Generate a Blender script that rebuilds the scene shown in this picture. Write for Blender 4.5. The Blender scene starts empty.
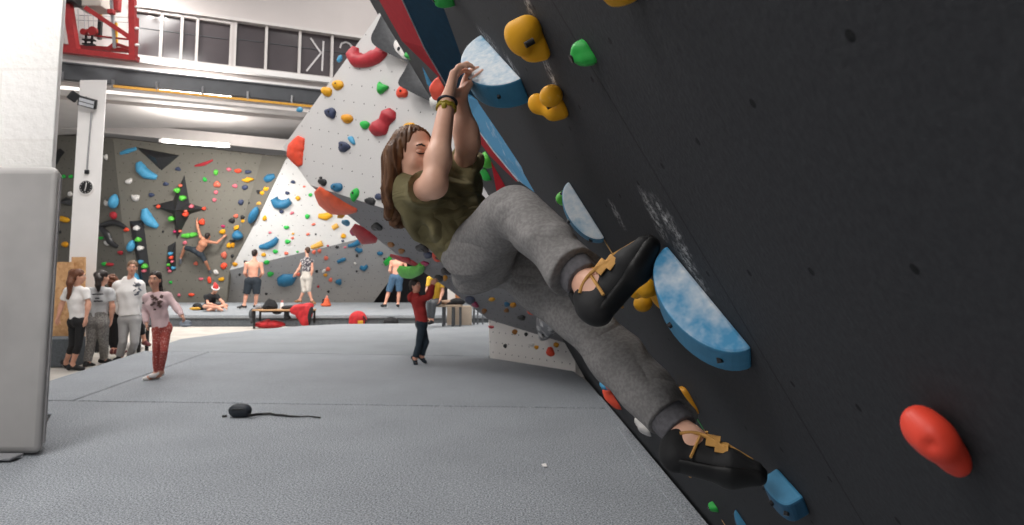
import bpy, bmesh, math, random
import numpy as np
from mathutils import Vector, Matrix, Euler, noise as mnoise
SC = bpy.context.scene
COL = SC.collection
# ------------------------------------------------------------------ camera model (pixel -> world ray)
F = 683.0; CX = 512.0; CY = 207.4; PITCH = math.radians(5.4)
CAM = np.array([0.0, 0.0, 1.36])
SP, CP = math.sin(PITCH), math.cos(PITCH)
def ray(px, py):
    x = (px - CX) / F; y = (CY - py) / F
    return np.array([x, CP - y * SP, SP + y * CP])
def V(*a):
    return np.array(a, float)
def unit(v):
    v = np.array(v, float); return v / (np.linalg.norm(v) + 1e-12)
def on_plane(px, py, p0, n):
    r = ray(px, py); t = np.dot(np.array(p0) - CAM, n) / np.dot(r, n)
    return CAM + t * r
def atY(px, py, Y):
    r = ray(px, py); return CAM + r * (Y / r[1])
def atZ(px, py, Z):
    r = ray(px, py); return CAM + r * ((Z - CAM[2]) / r[2])
def proj(P):
    P = np.array(P) - CAM
    f = P[1] * CP + P[2] * SP; u = -P[1] * SP + P[2] * CP
    return CX + F * P[0] / f, CY - F * u / f

# ------------------------------------------------------------------ tagging
def tag(o, label=None, cat=None, group=None, kind=None):
    if label: o['label'] = label
    if cat: o['category'] = cat
    if group: o['group'] = group
    if kind: o['kind'] = kind
    return o
def link(o, parent=None):
    COL.objects.link(o)
    if parent is not None:
        o.parent = parent
        o.matrix_parent_inverse = parent_world(parent).inverted()
    return o
def parent_world(p):
    m = p.matrix_basis.copy()
    if p.parent: m = parent_world(p.parent) @ p.matrix_parent_inverse @ m
    return m
def empty(name, loc, label=None, cat=None, group=None):
    o = bpy.data.objects.new(name, None); o.empty_display_size = 0.1
    o.location = Vector(loc); link(o); tag(o, label, cat, group); return o
def mesh_obj(name, verts, faces, m, parent=None, smooth=False, sharp=None):
    me = bpy.data.meshes.new(name)
    me.from_pydata([tuple(map(float, v)) for v in verts], [], [tuple(int(i) for i in f) for f in faces])
    me.validate(); me.update()
    bm = bmesh.new(); bm.from_mesh(me); bmesh.ops.recalc_face_normals(bm, faces=bm.faces[:]); bm.to_mesh(me); bm.free()
    for mm in (m if isinstance(m, (list, tuple)) else [m]): me.materials.append(mm)
    if smooth:
        me.polygons.foreach_set('use_smooth', [True] * len(me.polygons))
        if sharp: me.set_sharp_from_angle(angle=math.radians(sharp))
    o = bpy.data.objects.new(name, me); link(o, parent); return o

class MB:
    """collects shapes that together form ONE mesh"""
    def __init__(s): s.v = []; s.f = []
    def add(s, vs, fs):
        b = len(s.v); s.v.extend([tuple(map(float, v)) for v in vs]); s.f.extend([tuple(b + i for i in f) for f in fs]); return s
    def hexa(s, bot, top):
        return s.add(list(bot) + list(top), [(3, 2, 1, 0), (4, 5, 6, 7), (0, 1, 5, 4), (1, 2, 6, 5), (2, 3, 7, 6), (3, 0, 4, 7)])
    def box(s, c, size, rot=None):
        c = np.array(c, float); hx, hy, hz = np.array(size, float) / 2
        R = np.eye(3) if rot is None else np.array(rot)
        P = [c + R @ V(x, y, z) for z in (-hz, hz) for x, y in ((-hx, -hy), (hx, -hy), (hx, hy), (-hx, hy))]
        return s.hexa(P[:4], P[4:])
    def bar(s, a, b, w, h=None, up=(0, 0, 1)):
        a = np.array(a, float); b = np.array(b, float); h = h or w
        d = unit(b - a); u = np.array(up, float)
        if abs(np.dot(u, d)) > .95: u = V(1, 0, 0)
        x = unit(np.cross(d, u)); y = np.cross(x, d)
        q = [x * i * w / 2 + y * j * h / 2 for i, j in ((-1, -1), (1, -1), (1, 1), (-1, 1))]
        return s.hexa([a + k for k in q], [b + k for k in q])
    def tube(s, pts, r, n=10, cap=True):
        pts = [np.array(p, float) for p in pts]; N = len(pts)
        rr = r if isinstance(r, (list, tuple)) else [r] * N
        vs = []; prev = None
        for i, p in enumerate(pts):
            d = unit(pts[min(i + 1, N - 1)] - pts[max(i - 1, 0)])
            if prev is None:
                u = V(0, 0, 1) if abs(d[2]) < .9 else V(1, 0, 0)
                x = unit(np.cross(d, u))
            else:
                x = unit(prev - d * np.dot(prev, d))
            prev = x; y = np.cross(d, x)
            for k in range(n):
                a = 2 * math.pi * k / n
                vs.append(p + (x * math.cos(a) + y * math.sin(a)) * rr[i])
        fs = []
        for i in range(N - 1):
            for k in range(n):
                k2 = (k + 1) % n
                fs.append((i * n + k, i * n + k2, (i + 1) * n + k2, (i + 1) * n + k))
        if cap:
            fs.append(tuple(range(n))[::-1]); fs.append(tuple((N - 1) * n + k for k in range(n)))
        return s.add(vs, fs)
    def disc(s, c, nrm, r, th, n=24):
        c = np.array(c, float); nrm = unit(nrm)
        return s.tube([c - nrm * th / 2, c + nrm * th / 2], r, n)
    def prism(s, poly, d):
        """polygon (3-D points) pushed by vector d"""
        n = len(poly); d = np.array(d, float)
        vs = [np.array(p, float) for p in poly] + [np.array(p, float) + d for p in poly]
        fs = [tuple(range(n))[::-1], tuple(range(n, 2 * n))] + [(i, (i + 1) % n, n + (i + 1) % n, n + i) for i in range(n)]
        return s.add(vs, fs)
    def ball(s, c, rx, ry=None, rz=None, R=None, nu=14, nv=9):
        ry = ry or rx; rz = rz or rx; R = np.eye(3) if R is None else np.array(R); c = np.array(c, float)
        vs = [c + R @ V(0, 0, rz)]
        for j in range(1, nv):
            t = math.pi * j / nv
            for i in range(nu):
                a = 2 * math.pi * i / nu
                vs.append(c + R @ V(rx * math.sin(t) * math.cos(a), ry * math.sin(t) * math.sin(a), rz * math.cos(t)))
        vs.append(c - R @ V(0, 0, rz)); fs = []
        for i in range(nu): fs.append((0, 1 + i, 1 + (i + 1) % nu))
        for j in range(nv - 2):
            for i in range(nu):
                a = 1 + j * nu + i; b = 1 + j * nu + (i + 1) % nu
                fs.append((a, a + nu, b + nu, b))
        L = len(vs) - 1
        for i in range(nu): fs.append((L, 1 + (nv - 2) * nu + (i + 1) % nu, 1 + (nv - 2) * nu + i))
        return s.add(vs, fs)
    def build(s, name, m, parent=None, smooth=False, sharp=35, bevel=0, seg=2):
        o = mesh_obj(name, s.v, s.f, m, parent, smooth or bevel > 0, sharp)
        if bevel:
            b = o.modifiers.new('bevel', 'BEVEL'); b.width = bevel; b.segments = seg; b.limit_method = 'ANGLE'; b.angle_limit = math.radians(40)
        return o

# ------------------------------------------------------------------ materials
def srgb(h):
    if isinstance(h, str):
        h = h.lstrip('#'); c = [int(h[i:i + 2], 16) / 255 for i in (0, 2, 4)]
    else: c = [x / 255 for x in h]
    return tuple(x / 12.92 if x <= .04045 else ((x + .055) / 1.055) ** 2.4 for x in c) + (1,)
class NT:
    def __init__(s, m):
        m.use_nodes = True; s.t = m.node_tree; s.b = s.t.nodes['Principled BSDF']
    def n(s, typ, **kw):
        x = s.t.nodes.new(typ)
        for k, v in kw.items(): setattr(x, k, v)
        return x
    def l(s, a, b): s.t.links.new(a, b)
    def math(s, op, a, b=None, c=None):
        x = s.n('ShaderNodeMath', operation=op)
        for i, q in enumerate((a, b, c)):
            if q is None: continue
            if isinstance(q, (int, float)): x.inputs[i].default_value = q
            else: s.l(q, x.inputs[i])
        return x.outputs[0]
    def mix(s, fac, a, b):
        x = s.n('ShaderNodeMix', data_type='RGBA')
        for sock, q in ((x.inputs[0], fac), (x.inputs[6], a), (x.inputs[7], b)):
            if isinstance(q, (int, float)): sock.default_value = q
            elif isinstance(q, tuple): sock.default_value = q
            else: s.l(q, sock)
        return x.outputs[2]
    def noise(s, scale, vec=None, detail=3, rough=.5):
        x = s.n('ShaderNodeTexNoise'); x.inputs['Scale'].default_value = scale; x.inputs['Detail'].default_value = detail
        x.inputs['Roughness'].default_value = rough
        if vec is not None: s.l(vec, x.inputs['Vector'])
        return x.outputs[0]
    def ramp(s, f, lo, hi):
        x = s.n('ShaderNodeMapRange'); x.inputs[1].default_value = lo; x.inputs[2].default_value = hi
        s.l(f, x.inputs[0]); return x.outputs[0]
    def coord(s, k='Object'): return s.n('ShaderNodeTexCoord').outputs[k]
    def bump(s, h, strength=.3, dist=.01):
        x = s.n('ShaderNodeBump'); x.inputs['Strength'].default_value = strength; x.inputs['Distance'].default_value = dist
        s.l(h, x.inputs['Height']); s.l(x.outputs[0], s.b.inputs['Normal'])
MATS = {}
def mat(name, col, rough=.6, var=.12, scale=30, bump=.0, metal=0, spec=.4, col2=None, lo=.35, hi=.65, detail=3):
    """plain procedural surface: base colour with a little noise, optional bump, optional second colour in noise patches"""
    if name in MATS: return MATS[name]
    m = bpy.data.materials.new(name); t = NT(m); c = srgb(col)
    f = t.ramp(t.noise(scale, t.coord(), detail), lo, hi)
    d = srgb(col2) if col2 else tuple(min(1, x * (1 - var)) for x in c[:3]) + (1,)
    t.l(t.mix(f, c, d), t.b.inputs['Base Color'])
    t.b.inputs['Roughness'].default_value = rough; t.b.inputs['Metallic'].default_value = metal
    t.b.inputs['Specular IOR Level'].default_value = spec
    if bump: t.bump(t.noise(scale * 3, t.coord(), 4), bump, .004)
    MATS[name] = m; return m
def emis(name, col, strength):
    m = bpy.data.materials.new(name); t = NT(m)
    t.b.inputs['Base Color'].default_value = srgb(col); t.b.inputs['Emission Color'].default_value = srgb(col)
    t.b.inputs['Emission Strength'].default_value = strength; return m

# ------------------------------------------------------------------ signed-distance bodies
class Body:
    """smooth union of tapered capsules and ellipsoids, meshed with surface nets into one continuous skin"""
    def __init__(s, k=.03): s.p = []; s.k = k
    def cap(s, a, b, r0, r1=None, k=None, wide=None, w=1.0, flat0=False, flat1=False, op='u'):
        s.p.append(('c', V(*a), V(*b), r0, r0 if r1 is None else r1, s.k if k is None else k, None if wide is None else unit(wide), w, flat0, flat1, op)); return s
    def ell(s, c, rad, R=None, k=None, op='u'):
        s.p.append(('e', V(*c), np.array(rad, float), np.eye(3) if R is None else np.array(R), s.k if k is None else k, op)); return s
    def half(s, p, n, op='s', k=0.004):
        """cut away the side n points to"""
        s.p.append(('h', V(*p), unit(n), k)); return s
    def _bb(s, q):
        if q[0] == 'c':
            r = max(q[3], q[4]) * max(1, q[7]); return np.minimum(q[1], q[2]) - r, np.maximum(q[1], q[2]) + r
        r = q[2].max(); return q[1] - r, q[1] + r
    def field(s, h):
        add = [q for q in s.p if q[0] != 'h' and q[-1] == 'u']
        lo = np.min([s._bb(q)[0] for q in add], 0) - 3 * h; hi = np.max([s._bb(q)[1] for q in add], 0) + 3 * h
        n = np.ceil((hi - lo) / h).astype(int) + 1
        ax = [lo[i] + h * np.arange(n[i]) for i in range(3)]
        D = np.full(n, .2, np.float32)
        for q in s.p:
            if q[0] == 'h':
                P = np.meshgrid(*ax, indexing='ij', sparse=True)
                d = sum((P[i] - q[1][i]) * q[2][i] for i in range(3))
                D = np.maximum(D, d); continue
            k = q[5] if q[0] == 'c' else q[4]
            a, b = s._bb(q); mg = k + 2 * h
            i0 = np.maximum(0, np.floor((a - mg - lo) / h).astype(int)); i1 = np.minimum(n, np.ceil((b + mg - lo) / h).astype(int) + 1)
            if np.any(i1 <= i0): continue
            sl = tuple(slice(i0[i], i1[i]) for i in range(3))
            P = np.meshgrid(*[ax[i][sl[i]] for i in range(3)], indexing='ij', sparse=True)
            if q[0] == 'c':
                A, B = q[1], q[2]; ab = B - A; L2 = np.dot(ab, ab) + 1e-12
                tt = sum((P[i] - A[i]) * ab[i] for i in range(3)) / L2; t = np.clip(tt, 0, 1)
                dv = [P[i] - A[i] - t * ab[i] for i in range(3)]
                r = q[3] + (q[4] - q[3]) * t
                if q[6] is not None:
                    dw = sum(dv[i] * q[6][i] for i in range(3)); sc = (1 / q[7] - 1)
                    dv = [dv[i] + q[6][i] * dw * sc for i in range(3)]
                d = np.sqrt(sum(x * x for x in dv)) - r
                L = math.sqrt(L2)
                if q[9]: d = np.maximum(d, (tt - 1) * L)
                if q[8]: d = np.maximum(d, -tt * L)
                op = q[10]
            else:
                R = q[3]; dv = [sum((P[i] - q[1][i]) * R[i][j] for i in range(3)) / q[2][j] for j in range(3)]
                l = np.sqrt(sum(x * x for x in dv)); m = q[2].min()
                g = np.sqrt(sum((dv[j] / q[2][j]) ** 2 for j in range(3))) + 1e-9
                d = l * (l - 1) / g; op = q[5]
            cur = D[sl]
            if op == 'u':
                if k > 0:
                    hh = np.clip(.5 + .5 * (d - cur) / k, 0, 1)
                    D[sl] = d * (1 - hh) + cur * hh - k * hh * (1 - hh)
                else: D[sl] = np.minimum(cur, d)
            elif op == 's':
                if k > 0:
                    hh = np.clip(.5 - .5 * (d + cur) / k, 0, 1)
                    D[sl] = cur * (1 - hh) + (-d) * hh + k * hh * (1 - hh)
                else: D[sl] = np.maximum(cur, -d)
        return D, lo
    def build(s, name, m, parent=None, h=.01, disp=None, smooth=1):
        D, lo = s.field(h)
        if disp is not None: disp(D, lo, h)
        vs, fs = surface_nets(D, lo, h)
        me = bpy.data.meshes.new(name)
        me.vertices.add(len(vs)); me.vertices.foreach_set('co', vs.astype(np.float32).ravel())
        me.loops.add(len(fs) * 4); me.loops.foreach_set('vertex_index', fs.astype(np.int32).ravel())
        me.polygons.add(len(fs)); me.polygons.foreach_set('loop_start', np.arange(0, 4 * len(fs), 4, dtype=np.int32))
        me.polygons.foreach_set('use_smooth', np.ones(len(fs), bool))
        me.update(calc_edges=True); me.validate()
        for mm in (m if isinstance(m, (list, tuple)) else [m]): me.materials.append(mm)
        o = bpy.data.objects.new(name, me); link(o, parent); return o
def surface_nets(D, lo, h):
    D = np.pad(D, 1, constant_values=.2); lo = np.array(lo) - h
    ins = D < 0; nx, ny, nz = D.shape
    cnt = np.zeros((nx - 1, ny - 1, nz - 1), np.uint8)
    for dx in (0, 1):
        for dy in (0, 1):
            for dz in (0, 1): cnt += ins[dx:nx - 1 + dx, dy:ny - 1 + dy, dz:nz - 1 + dz]
    act = (cnt > 0) & (cnt < 8); I = np.argwhere(act)
    idx = -np.ones(act.shape, np.int64); idx[act] = np.arange(len(I))
    acc = np.zeros((len(I), 3)); num = np.zeros(len(I))
    C = [(a, b, c) for a in (0, 1) for b in (0, 1) for c in (0, 1)]
    for a in C:
        for ax in range(3):
            if a[ax] == 1: continue
            b = list(a); b[ax] = 1
            va = D[I[:, 0] + a[0], I[:, 1] + a[1], I[:, 2] + a[2]]; vb = D[I[:, 0] + b[0], I[:, 1] + b[1], I[:, 2] + b[2]]
            x = (va < 0) != (vb < 0); t = np.where(x, va / np.where(x, va - vb, 1), 0)
            for j in range(3): acc[:, j] += np.where(x, a[j] + (t if j == ax else 0), 0)
            num += x
    vs = (I + acc / num[:, None]) * h + lo
    fs = []
    for ax in range(3):
        sl0 = [slice(None)] * 3; sl1 = [slice(None)] * 3
        sl0[ax] = slice(0, -1); sl1[ax] = slice(1, None)
        A = ins[tuple(sl0)]; B = ins[tuple(sl1)]
        E = np.argwhere(A != B); u, v = [(1, 2), (2, 0), (0, 1)][ax]
        ok = (E[:, u] > 0) & (E[:, v] > 0) & (E[:, u] < D.shape[u] - 1) & (E[:, v] < D.shape[v] - 1); E = E[ok]
        fl = ins[E[:, 0], E[:, 1], E[:, 2]]
        q = []
        for du, dv in ((0, 0), (-1, 0), (-1, -1), (0, -1)):
            e = E.copy(); e[:, u] += du; e[:, v] += dv; q.append(idx[e[:, 0], e[:, 1], e[:, 2]])
        q = np.stack(q, 1); q[~fl] = q[~fl][:, ::-1]
        fs.append(q)
    return vs, np.concatenate(fs)
# ================================================================== SETTING
random.seed(3)
def carpet(name, base, spot, sc=55):
    m = bpy.data.materials.new(name); t = NT(m); co = t.coord()
    a = t.ramp(t.noise(sc, co, 4, .75), .38, .64); b = t.ramp(t.noise(1.3, co, 3), .35, .7)
    c = t.mix(a, srgb(spot), srgb(base)); t.l(t.mix(t.math('MULTIPLY', b, .16), c, srgb('#55595d')), t.b.inputs['Base Color'])
    t.b.inputs['Roughness'].default_value = .95; t.b.inputs['Specular IOR Level'].default_value = .15
    t.bump(t.noise(sc * 2.2, co, 3), .12, .0015); return m
M_MAT = carpet('mat_carpet', '#bcc0c5', '#565c63', 85)
M_MAT2 = carpet('mat_carpet_far', '#a3a7ab', '#7c8186', 60)
M_FLOOR = mat('concrete_floor', '#c2bcb4', .8, .18, 2.5)
M_WHITE = mat('white_paint', '#e4e1df', .7, .05, 3, .15)
M_WHITE2 = mat('ceiling_paint', '#cdc7c4', .8, .06, 1.5)
M_PINKW = mat('upper_wall_paint', '#c4bcb9', .8, .06, 1.2)
M_BRICKW = bpy.data.materials.new('white_painted_brick'); _t = NT(M_BRICKW); _co = _t.coord()
_b = _t.n('ShaderNodeTexBrick'); _b.inputs['Scale'].default_value = 1.0; _b.inputs['Brick Width'].default_value = 1.1; _b.inputs['Row Height'].default_value = .62; _b.inputs['Mortar Size'].default_value = .012
_b.inputs['Color1'].default_value = srgb('#e6e4e2'); _b.inputs['Color2'].default_value = srgb('#e2e0dd'); _b.inputs['Mortar'].default_value = srgb('#dedbd8')
_mp = _t.n('ShaderNodeMapping'); _mp.inputs['Rotation'].default_value = (math.radians(90), 0, 0); _t.l(_co, _mp.inputs[0]); _t.l(_mp.outputs[0], _b.inputs['Vector'])
_t.l(_b.outputs[0], _t.b.inputs['Base Color']); _t.b.inputs['Roughness'].default_value = .7
_t.bump(_t.noise(14, _co, 5, .6), .5, .02)

def panel_mat(name, base, base2, nut, grid=.2, rad=.012, grain=90, rough=.75, chalk=None, seam=None, mottling=.35):
    """climbing panel: grainy paint with T-nut holes on a grid in wall metres (UV), panel joints and chalk scuffs"""
    m = bpy.data.materials.new(name); t = NT(m); uv = t.coord('UV')
    sx = t.n('ShaderNodeSeparateXYZ'); t.l(uv, sx.inputs[0]); u, v = sx.outputs[0], sx.outputs[1]
    g = t.ramp(t.noise(grain, uv, 4, .7), .35, .68)
    big = t.ramp(t.noise(1.1, uv, 4, .6), .3, .75)
    c = t.mix(t.math('MULTIPLY', t.math('ADD', t.math('MULTIPLY', g, .6), t.math('MULTIPLY', big, .4)), mottling * 2.2), srgb(base), srgb(base2))
    if chalk:
        tot = None
        for (cu, cv, du, dv, ln, wd) in chalk:         # a scuff: centre, direction, half length, half width
            a = t.math('SUBTRACT', u, cu); b = t.math('SUBTRACT', v, cv)
            p = t.math('ABSOLUTE', t.math('ADD', t.math('MULTIPLY', a, du), t.math('MULTIPLY', b, dv)))
            q = t.math('ABSOLUTE', t.math('SUBTRACT', t.math('MULTIPLY', b, du), t.math('MULTIPLY', a, dv)))
            w = t.math('MULTIPLY', t.ramp(p, ln, ln * .3), t.ramp(q, wd, wd * .2))
            tot = w if tot is None else t.math('MAXIMUM', tot, w)
        nz = t.ramp(t.noise(55, uv, 5, .75), .46, .66)
        c = t.mix(t.math('MULTIPLY', t.math('MULTIPLY', tot, nz), .8), c, srgb('#d2d2d2'))
    fu = t.math('SUBTRACT', t.math('FRACT', t.math('DIVIDE', u, grid)), .5)
    row = t.math('MULTIPLY', t.math('MODULO', t.math('FLOOR', t.math('DIVIDE', v, grid)), 2.0), .5)
    fu = t.math('SUBTRACT', t.math('FRACT', t.math('ADD', t.math('DIVIDE', u, grid), row)), .5)
    fv = t.math('SUBTRACT', t.math('FRACT', t.math('DIVIDE', v, grid)), .5)
    dd = t.math('SQRT', t.math('ADD', t.math('MULTIPLY', fu, fu), t.math('MULTIPLY', fv, fv)))
    hole = t.math('LESS_THAN', dd, rad / grid)
    c = t.mix(hole, c, srgb(nut))
    if seam:
        su = t.math('ABSOLUTE', t.math('SUBTRACT', t.math('FRACT', t.math('DIVIDE', u, seam)), .5))
        c = t.mix(t.math('MULTIPLY', t.math('LESS_THAN', su, .0016), .6), c, srgb(nut))
    t.l(c, t.b.inputs['Base Color']); t.b.inputs['Roughness'].default_value = rough; t.b.inputs['Specular IOR Level'].default_value = .12
    t.bump(t.noise(grain * 1.6, uv, 3), .25, .003); return m

class Wall:
    """a climbing face: a plane with its own metre grid"""
    def __init__(s, p0, n, u):
        s.p0 = np.array(p0, float); s.n = unit(n)             # n: out of the wall, towards the climbers
        u = np.array(u, float); s.u = unit(u - s.n * np.dot(u, s.n)); s.v = np.cross(s.n, s.u)
        if s.v[2] < 0: s.v = -s.v
    def at(s, px, py): return on_plane(px, py, s.p0, s.n)
    def uv(s, P): P = np.array(P) - s.p0; return np.dot(P, s.u), np.dot(P, s.v)
    def slab(s, name, poly, m, th=.12):
        poly = [np.array(p, float) for p in poly]
        mb = MB().prism(poly, -s.n * th); o = mb.build(name, m); me = o.data
        uvl = me.uv_layers.new(name='UVMap')
        for lp in me.loops:
            uvl.data[lp.index].uv = s.uv(me.vertices[lp.vertex_index].co)
        tag(o, kind='structure'); return o
def from_pts(a, b, c, u):
    n = np.cross(np.array(b) - a, np.array(c) - a)
    if np.dot(n, CAM - np.array(a)) < 0: n = -n
    return Wall(a, n, u)

# ---- ground
fl = MB().box((-7, 13, -.17), (44, 40, .1)).build('floor', M_FLOOR); tag(fl, kind='structure')

# ---- carpeted landing mats, top at z = 0
def matpoly(name, px, m, label, group=None, z=0.0, th=.118, pts=None):
    P = [atZ(x, y, z) for x, y in px] if pts is None else [V(*p) for p in pts]
    o = MB().prism([p - V(0, 0, th) for p in P], (0, 0, th)).build(name, m, bevel=.012)
    return tag(o, label, 'mat', group)
g1 = .022
wall_edge = [(577, 371), (590, 379), (622, 410.5), (667, 467), (704.5, 525)]
def LX(Y, off=0.0): return 1.16 - .0217 * Y - off          # foot of the dark wall
s2l, s2r = atZ(46, 400.3, 0), atZ(600, 408, 0)
s2d = (s2r - s2l) / (s2r[0] - s2l[0])
def seam2(X, dy=0): p = s2l + s2d * (X - s2l[0]); return V(X, p[1] + dy, 0)
wx_ = atY(58, 80, 5.75)[0]
fr = [seam2(-6.0, -g1), seam2(LX(s2r[1], .02), -g1), V(LX(3.0, .02), 3.0, 0), V(LX(-1.2, .02), -1.2, 0), V(-6.2, -1.2, 0), V(-6.2, 5.73, 0), V(wx_ + .03, 5.73, 0), V(-4.44, 6.74, 0), V(-6.0, 6.74, 0)]
matpoly('landing_mat', None, M_MAT, 'big grey carpeted landing mat nearest the lens, with the black pouch on it', pts=fr)
s1l, s1r = atZ(149, 350.8, 0), atZ(491, 356.3, 0)
s1d = (s1r - s1l) / (s1r[0] - s1l[0])
def seam1(X, dy=0): p = s1l + s1d * (X - s1l[0]); return V(X, p[1] + dy, 0)
d0, d1 = atZ(89.5, 394.4, 0), atZ(209, 351.8, 0)
dd_ = (d1 - d0); d0 = d0 - dd_ * (d0[1] - seam2(d0[0])[1]) / dd_[1] * 1.0
d0 = V(d0[0], seam2(d0[0])[1], 0)
kickL, kickR = atZ(490, 357, 0), atZ(575.5, 370.5, 0)
mid = [seam2(d0[0] + .01, g1), seam1(d1[0] + .01, -g1), seam1(kickL[0] - .03, -g1), kickL + V(-.03, -.06, 0), kickR + V(-.03, -.05, 0), V(LX(8.6, .02), 8.6, 0), seam2(LX(s2r[1], .02), g1)]
matpoly('landing_mat', None, M_MAT, 'grey carpeted landing mat reaching from the middle seam to the pale kick board', pts=mid)
e0, e1 = atZ(46, 381.6, 0), atZ(144, 350.6, 0)
ed = (e1 - e0); e_s2 = e0 - ed * 1.2
t_ = (e0[1] - g1 - s2l[1] - s2d[1] * (e0[0] - s2l[0])) / (ed[1] - s2d[1] * ed[0])
ec = e0 - ed * t_
tri = [seam2(d0[0] - .01, g1), ec, e0 - ed * t_ * .5, e0, e1, seam1(e1[0] + .15, -g1), seam1(d1[0] - .01, -g1)]
matpoly('landing_mat', None, M_MAT, 'tapering grey landing mat under the girl in the pink top', pts=tri)
bk = [seam1(e1[0] + .15, g1), atZ(160, 346, 0), atZ(180, 339, 0), atZ(226, 333, 0), atZ(256, 329.5, 0), atZ(300, 326, 0), atZ(340, 324, 0), atZ(400, 323.5, 0), atZ(500, 322.5, 0), V(1.4, 12.6, 0), kickL + V(.35, .3, 0), seam1(kickL[0] - .03, g1)]
matpoly('landing_mat', None, M_MAT2, 'pale grey landing mat farthest away, edge towards the two benches', pts=bk)
flap = [V(LX(Y, .14 if Y < 7 else .07), Y, .001) for Y in (-1, 2, 5, 7.2, 7.6)] + [V(LX(Y, .025), Y, .001) for Y in (7.6, 5, 2, -1)]
o = MB().prism(flap, (0, 0, .012)).build('mat_flap', M_MAT, bevel=.004)
tag(o, 'narrow grey carpet strip covering the gap along the foot of the dark wall', 'mat')

# ---- dark overhanging wall on the right
LEAN = .57
WD = Wall((1.16, 0, 0), (-1, -.0217, -LEAN), (0, 1, 0))
def wd(Y, z): return V(LX(Y) - LEAN * z, Y, z)
_ch = []
def scuff(a, b, wd_=.03):
    (ua, va), (ub, vb) = WD.uv(WD.at(*a)), WD.uv(WD.at(*b)); L = math.hypot(ub - ua, vb - va)
    _ch.append(((ua + ub) / 2, (va + vb) / 2, (ub - ua) / L, (vb - va) / L, L / 2 + .02, wd_))
for a, b in (((478, 30), (500, 52)), ((505, 55), (520, 78)), ((642, 190), (665, 240)), ((668, 215), (690, 262)), ((676, 246), (706, 290)), ((612, 205), (622, 225)), ((545, 60), (556, 88)), ((524, -4), (530, 10)), ((655, 200), (672, 232))): scuff(a, b, .035)
M_DARK = panel_mat('dark_wall_panel', '#3b3c3f', '#2a2b2e', '#1b1c1e', grid=.21, rad=.006, grain=70, chalk=_ch, seam=2.44)
far0 = V(*wd(9.69, 0)); far1 = V(*wd(9.69, 5.2))
fd = (far1 - far0)
P = [wd(-1.4, -.11), far0 - fd * .03, far0 + fd * 1.25, wd(-1.4, 5.2)]
P[1] = V(*P[1]); wr = WD.slab('wall_right', [P[0], P[1], P[2], P[3]], M_DARK, .15)

# ---- the prow: kick board, grey underside, pale upper face
M_GREYP = panel_mat('grey_overhang_panel', '#98989a', '#87878a', '#2d2d2f', grid=.2, rad=.011, grain=60)
M_PALE = panel_mat('pale_panel', '#c6c4c3', '#bab8b7', '#4a4a4c', grid=.23, rad=.010, grain=50)
M_KICK = panel_mat('kick_panel', '#dedad6', '#d2cecb', '#4a4a4c', grid=.16, rad=.010, grain=50)
kn = unit(np.cross(kickR - kickL, (0, 0, 1))); kn = kn if np.dot(kn, CAM - kickL) > 0 else -kn
WK = Wall(kickL, kn, kickR - kickL)
k_tl = WK.at(488.5, 319.5); k_tr = WK.at(575, 346)
WK.slab('wall_kick', [kickL - V(0, 0, .1), kickR - V(0, 0, .1), k_tr, k_tl], M_KICK, .3)
ridgeL = atY(310, 185, 9.75)
WL = from_pts(k_tl, ridgeL, k_tr, kickR - kickL)
r2 = WL.at(386, 208); r3 = WL.at(575, 269)
WU = from_pts(ridgeL, r2, ridgeL + V(0, 0, 1) + V(.0, .0, 0), r2 - ridgeL)
up_l, up_t = WU.at(283, 147), WU.at(383, 8)
up_tt = up_t + (up_t - up_l) * .5
dirr = r2 - ridgeL
upR0 = WU.at(575, 268); upR1 = WU.at(520, -60)
WU.slab('wall_prow_upper', [ridgeL, WU.at(575, 268.5), WU.at(560, 100), upR1, up_tt, up_t, up_l], M_PALE, .25)
k_tr2 = WL.at(600, 354)
WL.slab('wall_prow_lower', [k_tl, k_tr, k_tr2, WL.at(600, 277), WL.at(480, 238.4), r2, ridgeL, WL.at(345, 213), WL.at(395, 253), WL.at(450, 290)], M_GREYP, .25)

# ---- far walls
M_OLIVE = panel_mat('olive_panel', '#77746c', '#6d6a62', '#3a3833', grid=.35, rad=.018, grain=10)
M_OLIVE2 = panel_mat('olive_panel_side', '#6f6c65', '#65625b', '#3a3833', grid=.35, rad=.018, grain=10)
M_LIGHT = panel_mat('light_panel', '#d2d1cf', '#c6c5c3', '#6a6a6a', grid=.4, rad=.018, grain=10)
M_GREYD = panel_mat('grey_panel', '#a9a9aa', '#9e9e9f', '#4a4a4a', grid=.4, rad=.018, grain=10)
M_BLACKW = panel_mat('black_panel', '#37373a', '#2e2e31', '#1a1a1a', grid=.4, rad=.018, grain=10)
PT = .2                                                    # platform top
WB = from_pts(atZ(130, 302, PT), atZ(235, 302, PT), atY(200, 148, 25.0), V(1, 0, 0))
olB = [WB.at(113, 138), WB.at(263, 155), WB.at(231, 263), WB.at(226, 303), WB.at(131, 303)]
WB.slab('wall_back_olive', [olB[0], olB[1], olB[2], olB[3], olB[4]], M_OLIVE, .2)
WA = from_pts(olB[0], olB[4], atY(45, 138, 25.8), V(1, 0, 0))
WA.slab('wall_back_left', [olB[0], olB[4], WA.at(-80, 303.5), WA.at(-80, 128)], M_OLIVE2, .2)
WDg = from_pts(atZ(226, 301, PT), atZ(374, 300, PT), atY(300, 250, 25.9), V(1, 0, 0))
WC = from_pts(WDg.at(229.6, 270), WDg.at(361, 238.6), atY(286, 159, 24.6), V(1, 0, 0))
cb = [WDg.at(229.6, 270), WDg.at(301, 250.5), WDg.at(361, 238.6), WDg.at(470, 222)]
WDg.slab('wall_back_grey', [WDg.at(226, 303), WDg.at(373, 303), WDg.at(392, 277), WDg.at(412, 248), WDg.at(420, 229), cb[2], cb[0]], M_GREYD, .2)
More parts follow.
